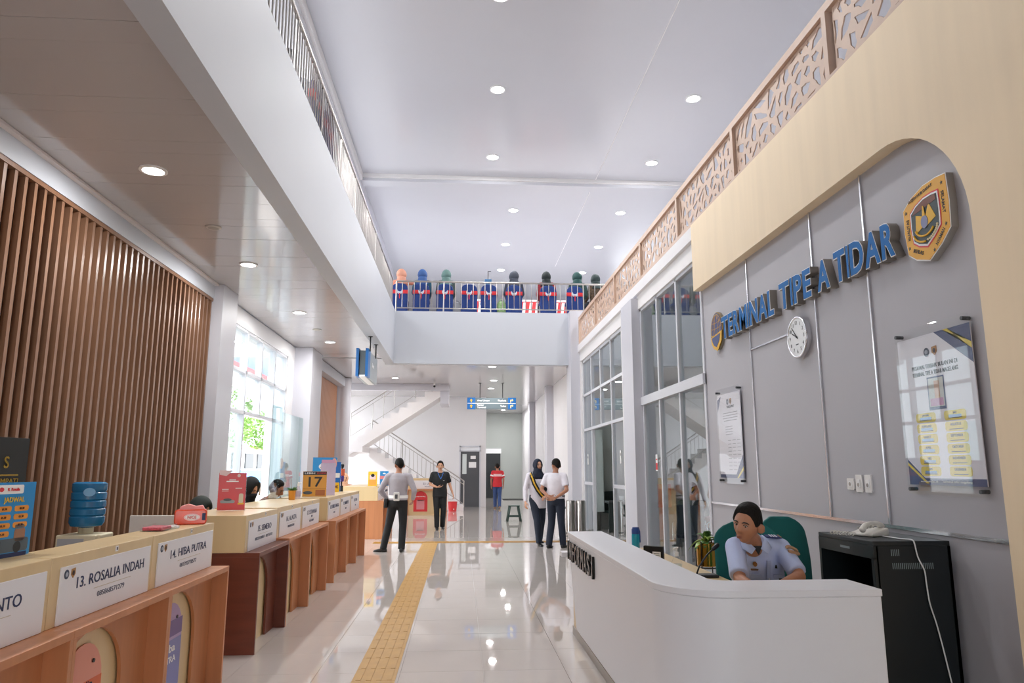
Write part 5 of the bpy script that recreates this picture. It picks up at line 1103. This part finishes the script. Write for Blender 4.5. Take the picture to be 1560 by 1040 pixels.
# --- man in a red striped shirt walking away
REDT = cloth('red', 'd22f38')
t, j, hm = person('man in a red and white striped shirt and blue jeans walking away', (1.42, 28.2), R(183), top=REDT, sleeve=.8, top_hem=.82, pants=cloth('denim', '3c5588'), skin=SKIN, face=False,
    J=dict(anL=(.07, -.16, .085), knL=(.08, -.12, .49), anR=(-.07, .20, .11), knR=(-.08, .02, .49)), shoes=M('shoe_tan', '9a7a60', .6))
m_ = MB(); m_.loft([ell(V((0, .0, z)), V((1, 0, 0)), V((0, 1, 0)), .202, .147, 24) for z in (1.22, 1.31)]); m_.build('shirt_band', M('band_pale', 'eec2c4', .7), t, 'auto', local=True)
for q in (-1, 1): m_ = MB(); m_.tube([(q * .20, .025, 1.27), (q * .215, .03, 1.22)], .076, 12); m_.build('sleeve_band', WHT, t, local=True)
# --- woman in a navy hijab with a black and gold sash
t, j, hm = person('woman in a navy hijab and white tunic with a black and gold sash', (1.58, 14.95), R(14), hyaw=10, hpitch=-4, top=WHITES, sleeve=1.5, top_hem=.72, pants=NAVYT, hijab=cloth('hijab_navy', '1a2338'), skin=SKIN2, female=True,
    J=dict(elR=(-.26, .02, 1.10), wrR=(-.30, -.10, .86), elL=(.26, .02, 1.12), wrL=(.14, -.19, .98), anR=(-.05, -.22, .085), knR=(-.07, -.16, .49), anL=(.13, .26, .10), knL=(.11, .05, .50)), hands=dict(L=((-.8, -.3, -.3), (0, .4, -1), (0, -1, .3), .4)))
def sash(t, pts, w_, mat, nm, lift=0):
    mb = MB(); vs = []; fs = []
    for i, p in enumerate(pts):
        p = V(p); a = V(pts[min(i + 1, len(pts) - 1)]) - V(pts[max(i - 1, 0)]); out = V((p.x * .5, p.y, 0)).normalized(); s_ = a.cross(out).normalized()
        vs += [p - s_ * w_ + out * lift, p + s_ * w_ + out * lift, p + s_ * w_ + out * (lift + .006), p - s_ * w_ + out * (lift + .006)]
    for i in range(len(pts) - 1):
        for k in range(4): fs.append((i * 4 + k, i * 4 + (k + 1) % 4, i * 4 + 4 + (k + 1) % 4, i * 4 + 4 + k))
    mb.add(vs, fs + [(0, 1, 2, 3), tuple(4 * (len(pts) - 1) + k for k in range(4))]); return mb.build(nm, mat, t, local=True)
SP = [(-.17, -.05, 1.43), (-.165, -.135, 1.35), (-.13, -.168, 1.22), (-.06, -.168, 1.10), (.02, -.155, 1.0), (.10, -.14, .93)]
sash(t, SP, .045, BLACK, 'sash'); sash(t, SP, .014, YEL, 'sash_stripe', .006); sash(t, [(.02, -.155, 1.0), (.11, -.14, 1.10), (.18, -.10, 1.18)], .05, BLACK, 'sash_end')
# --- man in a white shirt seen from behind
t, j, hm = person('man in a white short-sleeved shirt with his hands behind his back', (1.88, 14.35), R(152), hyaw=58, top=WHITES, sleeve=.72, top_hem=.95, pants=NAVYT, skin=SKIN,
    J=dict(elL=(.27, .10, 1.11), wrL=(.06, .20, .97), elR=(-.27, .10, 1.11), wrR=(-.05, .205, .95), anL=(.12, .10, .085), anR=(-.12, -.06, .085)), hands=dict(L=((-.9, .1, -.2), (0, 1, .2), (0, .3, 1), .3), R=((.9, .1, -.1), (0, 1, .2), (0, .3, 1), .3)))
m_ = MB(); m_.loft([ell(V((0, 0, z)), V((1, 0, 0)), V((0, 1, 0)), .182, .134, 24) for z in (.965, 1.005)]); m_.build('belt', BLACK, t, 'auto', local=True)

# --- information officer leaning on the desk
t, j, hm = person('information officer in a pale blue uniform shirt leaning on the white desk', (2.0, 5.05), 0, sit=True, top=PALEB, sleeve=.88, top_hem=.92, pants=NAVYT, skin=SKIN3, vox=.009, n=72, m=60, sleeve_r=.061, hyaw=-50, hpitch=10, hroll=3,
    J=dict(pel=(.04, .0, .53), waist=(0.03, -.06, .66), chest=(.0, -.17, .85), sho=(-.035, -.26, 1.02), neck=(-.095, -.35, 1.07), head=(-.168, -.455, 1.178), shL=(.135, -.25, 1.01), shR=(-.205, -.32, 1.025), elL=(.15, -.47, .855), wrL=(-.06, -.63, .825), elR=(-.27, -.55, .85), wrR=(-.27, -.80, .83)),
    hands=dict(L=((-.9, -.35, 0), (0, 0, -1), (.3, -.9, 0), .2), R=((.5, -.8, 0), (0, 0, -1), (.8, .5, 0), .2)))
OFF = t
# --- officer's uniform details
UN = M('uniform_navy', '24346b', .6); UW = M('uniform_white', 'dfe3ee', .6); TAN = M('patch_tan', 'a98462', .7)
J0 = j
def on_shoulder(sd, q):
    a, b = J0['sho'], J0['sh' + sd]; d = (b - a).normalized(); c = a.lerp(b, .62) + V((0, -.03, .070)); up = V((0, -.25, 1)); up = (up - d * up.dot(d)).normalized(); f_ = up.cross(d).normalized()
    m_ = MB(); m_.obox(c, d, f_, up, .052, .024, .005); e = m_.build('epaulette', UN, t, bev=.003, local=True)
    for k in range(3): m_ = MB(); m_.obox(c + d * (-.02 + .018 * k) + up * .006, d, f_, up, .004, .022, .001); m_.build('stripe', UW, e, local=True)
    m_ = MB(); m_.obox(c + d * .045 + up * .006, d, f_, up, .004, .024, .001); m_.build('stripe', GOLD, e, local=True)
on_shoulder('L', 1); on_shoulder('R', -1)
nk = J0['neck']
for q in (-1, 1):
    a = nk + V((q * .018, -.085, -.045)); b = nk + V((q * .072, -.035, .02)); c = nk + V((q * .075, .03, .03)); d = nk + V((q * .10, -.06, -.045)); e = nk + V((q * .055, -.11, -.075))
    mb = MB(); mb.add([a, b, c, d, e], [(0, 1, 3, 4), (1, 2, 3)]); o_ = mb.build('collar', PALEB, t, True, local=True); sl = o_.modifiers.new('thick', 'SOLIDIFY'); sl.thickness = .006
mb = MB(); mb.add([nk + V((-.03, -.075, -.03)), nk + V((.03, -.075, -.03)), nk + V((0, -.088, -.085))], [(0, 1, 2)]); o_ = mb.build('undershirt', BLACKT, t, local=True); sl = o_.modifiers.new('thick', 'SOLIDIFY'); sl.thickness = .004
def chest(px, pz):
    """point on the front of the leaning torso: px sideways, pz 0..1 from waist to shoulder"""
    a, b = J0['waist'], J0['sho']; p = a.lerp(b, pz); ax = (b - a).normalized(); lx = (J0['shL'] - J0['shR']).normalized(); f_ = lx.cross(ax).normalized() * -1
    if f_.y > 0: f_ = -f_
    ry = .145 if pz < .75 else .13; return p + lx * px + f_ * ry * math.sqrt(max(.05, 1 - (px / .20) ** 2)), lx, ax, f_
def badge(nm, px, pz, w_, h_, mat, poly=None, lift=.0):
    p, lx, ax, f_ = chest(px, pz); m_ = MB(); m_.prism(poly or rrect(w_, h_, min(w_, h_) * .2), p, lx, ax, f_, lift, lift + .006); return m_.build(nm, mat, t, local=True)
badge('placket', 0, .62, .03, .30, M('placket', 'aebce2', .7))
for k in range(3): badge('button', 0, .5 + .14 * k, .009, .009, UW, oval(.009, .009, 10), .006)
badge('pocket_flap', .085, .66, .085, .03, M('placket')); badge('pocket_flap', -.085, .66, .085, .03, M('placket'))
badge('gold_badge', -.085, .86, .03, .034, M('badge_copper', 'b98049', .35, .6), oval(.03, .036, 14)); badge('name_tag', -.085, .76, .062, .012, M('tag_brown', '6f5038', .5)); badge('pin', .07, .82, .016, .024, BLACK, [(-.008, -.01), (.008, -.01), (.003, .014), (-.003, .014)])
badge('pen_clip', .10, .60, .018, .03, BLACK)
a, b = J0['shL'], J0['elL']; d = (b - a).normalized(); o_ = V((.35, -.75, .5)); o_ = (o_ - d * o_.dot(d)).normalized(); lx = d.cross(o_).normalized(); c = a.lerp(b, .30) + o_ * .062
m_ = MB(); m_.prism([(-.045 + .09 * i / 8, .008 + .016 * math.sin(math.pi * i / 8)) for i in range(9)] + [(.045 - .09 * i / 8, -.014 + .016 * math.sin(math.pi * i / 8)) for i in range(9)], c, -lx, -d, o_, -.004, .008); m_.build('sleeve_patch', TAN, t, local=True)
m_ = MB(); m_.prism(rect(.085, .018, .0, -.035), c, -lx, -d, o_, -.006, .007); m_.build('sleeve_patch', TAN, t, local=True)

# ================================================================== WAITING CHAIRS AND PEOPLE UPSTAIRS
NAVC = cloth('chair_navy', '1c3a7c', .1); REDC = cloth('chair_red', 'd8343c', .1); EMW = M('emblem_pale', 'd9deea', .6)
def cover_chair(label, x, y, z, rz, grp):
    t = thing('waiting_chair', label, 'chair', (x, y, z), grp, rz); L = dict(local=True)
    m_ = MB(); m_.prism([(-.225, .0), (.225, .0), (.23, .70), (.21, .80), (.15, .86), (.06, .885), (-.06, .885), (-.15, .86), (-.21, .80), (-.23, .70)], (0, .24, 0), (1, 0, 0), (0, 0, 1), (0, 1, 0), -.03, .04); m_.build('backrest_cover', NAVC, t, bev=.02, **L)
    m_ = MB(); m_.prism(rect(.466, .105, 0, .64), (0, .24, 0), (1, 0, 0), (0, 0, 1), (0, 1, 0), -.033, .044); m_.build('red_band', REDC, t, **L)
    m_ = MB(); m_.prism(oval(.16, .17, 20, 0, .655), (0, .28, 0), (1, 0, 0), (0, 0, 1), (0, 1, 0), 0, .007); m_.build('emblem_ring', EMW, t, **L)
    m_ = MB(); m_.prism(oval(.12, .11, 20, 0, .70), (0, .287, 0), (1, 0, 0), (0, 0, 1), (0, 1, 0), 0, .003); m_.build('emblem_core', NAVC, t, **L)
    m_ = MB(); m_.prism([(-.018, .60), (.018, .60), (.012, .46), (0, .44), (-.012, .46)], (0, .287, 0), (1, 0, 0), (0, 0, 1), (0, 1, 0), 0, .004); m_.build('red_ribbon', REDC, t, **L)
    m_ = MB(); m_.box(-.225, .225, -.24, .21, .40, .48); m_.build('seat_cover', NAVC, t, bev=.02, **L)
    for a in (-.19, .19):
        for b in (-.21, .18): m_ = MB(); m_.tube([(a, b, 0), (a, b, .41)], .014, 8); m_.build('leg', STEEL, t, **L)
    return t
GW = 'waiting chairs along the balcony'
UCH = [(-1.74, 'under the orange hijab'), (-1.15, 'under the blue hijab'), (-.50, 'under the grey-green hijab'), (.17, 'left empty beside the grey backpack'), (.72, 'left empty in front of the blue device'), (1.42, 'under the charcoal hijab'), (2.38, 'under the black hijab'), (3.13, 'under the dark green hijab')]
for x, l in UCH: cover_chair('navy waiting chair with a red band, ' + l, x, 19.62, 5.68, R(180), GW)
def seated(label, x, y, rz, top, hijab=None, floor_z=5.68, group='people seated on the balcony', **k):
    return person(label, (x, y), rz, sit=True, top=top, sleeve=1.5, pants=NAVYT, hijab=hijab, hij_vol=.05, floor_z=floor_z, group=group, vox=.02, n=20, m=16, face=False, s=1.06, **k)
SALM = cloth('salmon', 'd98a72')
seated('seated woman in an orange-pink hijab stretching one arm out', -1.74, 19.78, R(180), SALM, cloth('hijab_salmon', 'e0a086'), J=dict(elR=(-.34, .02, .93), wrR=(-.44, -.12, .92)), hyaw=-30)
seated('seated woman in a blue hijab', -1.15, 19.78, R(180), cloth('teal_top', '24566b'), cloth('hijab_blue', '3c5f98'), hyaw=-15)
seated('seated woman in a grey-green hijab', -.48, 19.78, R(180), cloth('grey_top', '4c5a58'), cloth('hijab_sage', '66847f'), hyaw=30)
seated('seated woman in a charcoal hijab', 1.45, 19.78, R(180), cloth('slate_top', '39404e'), cloth('hijab_charcoal', '454a56'), hyaw=30)
seated('seated woman in a black hijab', 2.38, 19.78, R(180), cloth('red_top', '9b2f37'), cloth('hijab_black', '20292b'))
seated('seated woman in a dark green hijab tilting her head', 3.28, 19.78, R(180), cloth('green_top', '2a4542'), cloth('hijab_green', '244a48'), hroll=18, hyaw=35)
seated('person in a brown patterned top seated at the end by the lattice', 3.85, 19.95, R(200), M('batik_brown', '5c4a38', .7, var=.7, scale=(22, 22, 22)), cloth('hijab_dark', '2b3a3a'), hpitch=25)
for k, (x, y, top, hj, l) in enumerate(((-2.36, 8.95, SALM, None, 'person in a salmon top seated behind the gallery railing'), (-2.36, 9.75, cloth('ink_top', '26344f'), cloth('hijab_ink', '2b3a5a'), 'person in dark blue seated behind the gallery railing'))):
    cover_chair('navy waiting chair at the gallery railing, ' + ('under the salmon top' if k == 0 else 'under the dark blue top'), x + .12, y, 5.68, R(-90), GW)
    seated(l, x, y, R(-90), top, hj)
# luggage and counters upstairs
def bag(label, c, r, mat):
    t = thing('bag', label, 'bag', c); m_ = MB(); m_.sphere((c[0], c[1], c[2] + r[2]), r, 18, 12); m_.build('bag_body', mat, t, True); m_ = MB(); m_.tube([(c[0] + r[0] * .5 * math.cos(a), c[1] - r[1] * .6, c[2] + r[2] * 1.6 + r[2] * .5 * math.sin(a)) for a in [R(180 * i / 10) for i in range(11)]], .012, 6); m_.build('handle', mat, t); m_ = MB(); m_.box(c[0] - r[0] * .5, c[0] + r[0] * .5, c[1] - r[1] * 1.02, c[1] - r[1] * .8, c[2] + r[2] * .5, c[2] + r[2] * 1.1); m_.build('pocket', mat, t, bev=.02)
bag('grey backpack on the upper floor beside an empty chair', (-.16, 19.45, 5.68), (.17, .13, .19), cloth('bag_grey', '8b8d93')); bag('green patterned bag on the upper floor between two chairs', (1.07, 19.45, 5.68), (.16, .12, .22), M('bag_green', '8fae7a', .7, var=.3, scale=(20, 20, 20)))
t = thing('blue_device', 'blue box with a thin antenna standing behind the chairs upstairs', 'device', (.72, 20.05, 5.68)); m_ = MB(); m_.box(.62, .82, 20.0, 20.1, 6.74, 6.9); m_.build('box', M('device_blue', '2f6e9c', .4), t, bev=.01); m_ = MB(); m_.tube([(.72, 20.05, 6.9), (.72, 20.05, 7.15)], .012, 6).tube([(.72, 20.05, 7.14), (.80, 20.05, 7.14)], .008, 6); m_.build('antenna', BLACK, t); m_ = MB(); m_.tube([(.72, 20.05, 5.68), (.72, 20.05, 6.75)], .02, 8); m_.build('pole', STEEL, t)
for k, (x, l) in enumerate(((.38, 'red and white striped table beyond the empty chairs'), (1.95, 'red and white striped table beyond the charcoal hijab'), (2.95, 'red and white striped table beyond the black hijab'))):
    t = thing('striped_table', l, 'table', (x, 21.6, 5.68), 'striped tables upstairs'); m_ = MB(); m_.box(x - .42, x + .42, 21.5, 21.9, 6.62, 6.66); m_.build('tabletop', WHT, t)
    m_ = MB(); m_.box(x - .4, x + .4, 21.52, 21.54, 5.75, 6.6); pn = m_.build('front_panel', M('panel_red', 'd23b40', .5), t)
    for q in range(4): m_ = MB(); x0_ = x - .38 + q * .2; m_.prism([(0, 5.78), (.09, 5.78), (.19, 6.58), (.10, 6.58)], (x0_, 21.52, 0), (1, 0, 0), (0, 0, 1), (0, -1, 0), 0, .003); m_.build('white_stripe', WHT, pn)
    for a in (-.39, .39): m_ = MB(); m_.box(x + a - .02, x + a + .02, 21.84, 21.88, 5.68, 6.62); m_.build('leg', STEEL, t)

# ================================================================== PEOPLE BEHIND THE COUNTERS
CH = 'stools behind the counters'
def stool(label, x, y, z=.46, mat=BLACK, grp=CH):
    t = thing('counter_stool', label, 'stool', (x, y, 0), grp); m_ = MB(); m_.lathe([(.16, z - .05), (.17, z - .03), (.17, z), (.15, z + .01)], (x, y, 0), 20); m_.build('seat', mat, t, 'auto')
    for a in (45, 135, 225, 315): m_ = MB(); m_.tube([(x + .11 * math.cos(R(a)), y + .11 * math.sin(R(a)), z - .04), (x + .17 * math.cos(R(a)), y + .17 * math.sin(R(a)), 0)], .013, 6); m_.build('leg', CHROME, t)
BATIK = M('batik_shirt', '8a6a5c', .7, var=.8, scale=(26, 26, 26))
CG = 'people behind the counters'
def clerk(label, x, y, rz, top, **k):
    fz = 0 if 'bowed' in label else .13; stool('round stool hidden under the ' + label.split(',')[0].replace('in a ', 'with '), x, y, .45 + fz); return person(label, (x, y), rz, floor_z=fz, sit=True, top=top, sleeve=1.5, pants=NAVYT, group=CG, vox=.018, n=26, m=20, **k)
clerk('bowed clerk in a black hijab, behind counter 14', -2.98, 7.9, R(78), BLACKT, lean=24, hpitch=28, hij_vol=.03, hijab=cloth('hijab_moss', '2c3330'), skin=SKIN2)
clerk('clerk in a black hijab bending over, behind counter 15', -2.82, 9.45, R(75), BLACKT, lean=14, hpitch=24, hij_vol=.04, hijab=cloth('hijab_ink_black', '16191b'), skin=SKIN2)
clerk('man in a brown batik shirt leaning over his work, behind counter 17', -2.80, 10.35, R(82), BATIK, lean=22, hpitch=24)
clerk('clerk in a peach hijab far behind, at the last counter', -2.85, 18.0, R(20), cloth('peach_top', 'c9a08c'), hijab=cloth('hijab_peach', 'e8b796'), lean=8, skin=SKIN2)

t = thing('desk_partition', 'pale grey desk partition standing behind counter 14', 'partition', (-2.4, 6.05, 0)); m_ = MB(); m_.box(-2.62, -2.13, 6.04, 6.07, .05, 1.16); m_.build('panel', M('partition_grey', 'cfcdc8', .5), t, bev=.006)
for a in (-2.58, -2.18): m_ = MB(); m_.box(a - .02, a + .02, 5.95, 6.16, 0, .05); m_.build('foot', STEEL, t)
# ================================================================== SMALL THINGS ON THE FLOOR
def plastic_stool(label, x, y, mat):
    t = thing('plastic_stool', label, 'stool', (x, y, 0)); m_ = MB(); m_.prism(rrect(.34, .34, .06), (x, y, 0), (1, 0, 0), (0, 1, 0), (0, 0, 1), .43, .46); m_.build('seat', mat, t, bev=.008)
    for a in (-1, 1):
        for b in (-1, 1): m_ = MB(); m_.tube([(x + a * .12, y + b * .12, .44), (x + a * .2, y + b * .2, 0)], [.032, .026], 8); m_.build('leg', mat, t, True)
    for a in (-1, 1): m_ = MB(); m_.box(x - .17, x + .17, y + a * .165 - .008, y + a * .165 + .008, .13, .17); m_.build('stretcher', mat, t)
plastic_stool('dark green plastic stool standing on the far floor', 1.57, 21.5, M('stool_green', '2f4a44', .45))
t = thing('waste_basket', 'small red bucket at the foot of the stairs', 'bucket', (-.28, 26.6, 0)); m_ = MB(); m_.lathe([(.14, 0), (.17, .33), (.18, .34), (.165, .34), (.135, .02)], (-.28, 26.6, 0), 24); m_.build('bucket', RED, t, 'auto'); m_ = MB(); m_.box(-.25, -.22, 26.42, 26.45, .06, .1); m_.build('sticker', WHT, t)
t = thing('door_mat', 'dark mat on the floor of the far recess', 'mat', (2.6, 36.2, 0)); m_ = MB(); m_.box(2.1, 3.1, 35.6, 36.8, 0.001, .015); m_.build('mat', M('mat_dark', '2a2f2e', .9), t, bev=.004)
t = thing('plastic_chair', 'dark waiting chair partly hidden behind the man in white', 'chair', (2.95, 20.4, 0))
m_ = MB(); m_.box(2.75, 3.18, 20.18, 20.6, .42, .46); m_.build('seat', M('chair_teal_dark', '1f3f3d', .5), t, bev=.01); m_ = MB(); m_.box(3.13, 3.18, 20.18, 20.6, .46, .95); m_.build('backrest', M('chair_teal_dark'), t, bev=.01)
for a in (2.78, 3.15):
    for b in (20.22, 20.56): m_ = MB(); m_.tube([(a, b, 0), (a, b, .43)], .014, 8); m_.build('leg', CHROME, t)

# ================================================================== INSIDE THE GLAZED ROOMS
for k, (x, y) in enumerate(((5.2, 10.2), (5.2, 12.0), (5.2, 14.6), (5.2, 17.0))):
    downlight('round downlight inside the glazed rooms, %s from the grey wall' % ords[k], x, y, 4.55, LAMP_LOW * 3, .10, 'downlights in the glazed rooms')
def office_seat(label, x, y, rz):
    t = thing('armchair', label, 'chair', (x, y, 0), None, rz); L = dict(local=True); D = M('seat_dark', '23302f', .5)
    m_ = MB(); m_.box(-.24, .24, -.24, .22, .42, .48); m_.build('seat', D, t, bev=.015, **L); m_ = MB(); m_.box(-.24, .24, .22, .27, .48, .95); m_.build('backrest', D, t, bev=.015, **L)
    for q in (-1, 1): m_ = MB(); m_.tube([(q * .27, -.22, 0), (q * .27, -.22, .66), (q * .27, .0, .68), (q * .27, .24, .66), (q * .27, .24, 0)], .014, 8); m_.build('arm_frame', CHROME, t, True, **L)
office_seat('dark armchair with steel arms behind the second glazed bay', 3.78, 11.75, R(150))
person('person in an olive top seated behind the second glazed bay', (3.78, 11.72), R(150), sit=True, top=cloth('olive', '5b5f4e'), sleeve=.7, pants=NAVYT, vox=.018, face=False)
t = thing('office_desk', 'pale desk with papers behind the second glazed bay', 'desk', (4.4, 11.0, 0)); m_ = MB(); m_.box(4.15, 4.75, 10.2, 12.2, .72, .75); m_.build('desktop', BEIGE, t); 
for a in (10.25, 12.1): m_ = MB(); m_.box(4.2, 4.7, a, a + .04, 0, .72); m_.build('end_panel', BEIGE, t)
m_ = MB(); m_.box(4.3, 4.5, 10.8, 11.1, .75, .77); m_.build('paper_stack', WHT, t)
t = thing('red_cabinet', 'red box on the wall behind the second glazed bay', 'box', (3.55, 12.85, .9)); m_ = MB(); m_.box(3.4, 3.72, 12.70, 12.88, .85, 1.25); m_.build('case', RED, t, bev=.01); m_ = MB(); m_.box(3.46, 3.66, 12.69, 12.70, .95, 1.15); m_.build('glass_front', SCREEN, t)
t = thing('office_desk', 'dark desk behind the first glazed bay', 'desk', (4.3, 17.9, 0)); m_ = MB(); m_.box(3.6, 5.2, 17.6, 18.2, .70, .74); m_.build('desktop', DKGREY, t); m_ = MB(); m_.box(3.6, 5.2, 17.62, 17.66, 0, .70); m_.build('modesty_panel', M('panel_dark', '2d3636', .5), t)
m_ = MB(); m_.lathe([(.05, .74), (.06, .86), (.055, .86)], (3.95, 17.75, 0), 14); m_.build('cup', WHT, t, 'auto')
office_seat('dark armchair behind the desk in the first glazed bay', 3.9, 18.35, R(20))
t = thing('wall_cabinet', 'white tall cabinet behind the first glazed bay', 'cabinet', (3.55, 18.45, 0)); m_ = MB(); m_.box(3.32, 3.62, 18.25, 18.68, .45, 2.5); m_.build('case', M('cabinet_pale', 'd3dbda', .4), t, bev=.005); m_ = MB(); m_.box(3.34, 3.60, 18.235, 18.25, .5, 2.45); m_.build('door', M('cabinet_pale'), t)

# ================================================================== OUTSIDE THE LEFT WINDOW
def tree(label, x, y, h, r, seed):
    t = thing('tree', label, 'tree', (x, y, 0), 'trees outside the window'); rnd = random.Random(seed); m_ = MB(); m_.tube([(x, y, -.02), (x + .1, y, h * .35), (x, y + .1, h * .6)], [.16, .12, .06], 10); m_.build('trunk', M('bark', '6b5a4a', .9), t, True)
    vs, fs = [], []
    for i in range(1400):
        a, b = rnd.uniform(0, 6.28), math.acos(rnd.uniform(-1, 1)); q = r * rnd.uniform(.5, 1) ** .5; c = V((x + q * math.sin(b) * math.cos(a), y + q * math.sin(b) * math.sin(a), h * .75 + q * .8 * math.cos(b))); d = V((rnd.uniform(-1, 1), rnd.uniform(-1, 1), rnd.uniform(-.6, .6))).normalized(); e = d.cross(V((rnd.uniform(-1, 1), rnd.uniform(-1, 1), 1))).normalized(); L = rnd.uniform(.10, .18); k = len(vs)
        vs += [c - d * L, c + e * L * .45, c + d * L, c - e * L * .45]; fs.append((k, k + 1, k + 2, k + 3))
    m_ = MB(); m_.add(vs, fs); o_ = m_.build('foliage', M('foliage_green', '7fa556', .6), t); o_['kind'] = 'stuff'
tree('green tree seen through the window beside the first pane', -12.6, 37.5, 5.4, 2.2, 1); tree('green tree seen through the window behind the open door', -11.6, 43.6, 5.0, 1.5, 2)
t = thing('awning', 'red edged awning beyond the window', 'awning', (-18, 48, 0)); m_ = MB(); m_.box(-20, -16.1, 44, 66, 8.7, 8.9); m_.build('roof_sheet', WHT, t); m_ = MB(); m_.box(-16.1, -16, 44, 66, 8.4, 9.6); m_.build('fascia', RED, t)
for y in (46, 55, 64): m_ = MB(); m_.tube([(-19, y, -.02), (-19, y, 8.7)], .12, 10); m_.build('post', DKGREY, t)
t = thing('kiosk', 'low white kiosk with a blue base outside the window', 'kiosk', (-15, 52, 0)); m_ = MB(); m_.box(-15.9, -14.2, 45, 63, -.02, 2.8); m_.build('wall', WHT, t); m_ = MB(); m_.box(-14.2, -14.1, 45, 63, .2, 1.4); m_.build('blue_base', SKY_, t); m_ = MB(); m_.box(-15.95, -13.9, 44.7, 63.3, 2.8, 3.0); m_.build('roof', M('kiosk_roof', 'b98a70', .7), t)
for k in range(6): m_ = MB(); m_.box(-14.2, -14.1, 46 + k * 2.8, 47.8 + k * 2.8, 1.5, 2.5); m_.build('shutter', DKGREY, t)
bpy.data.scenes.remove(TMP)
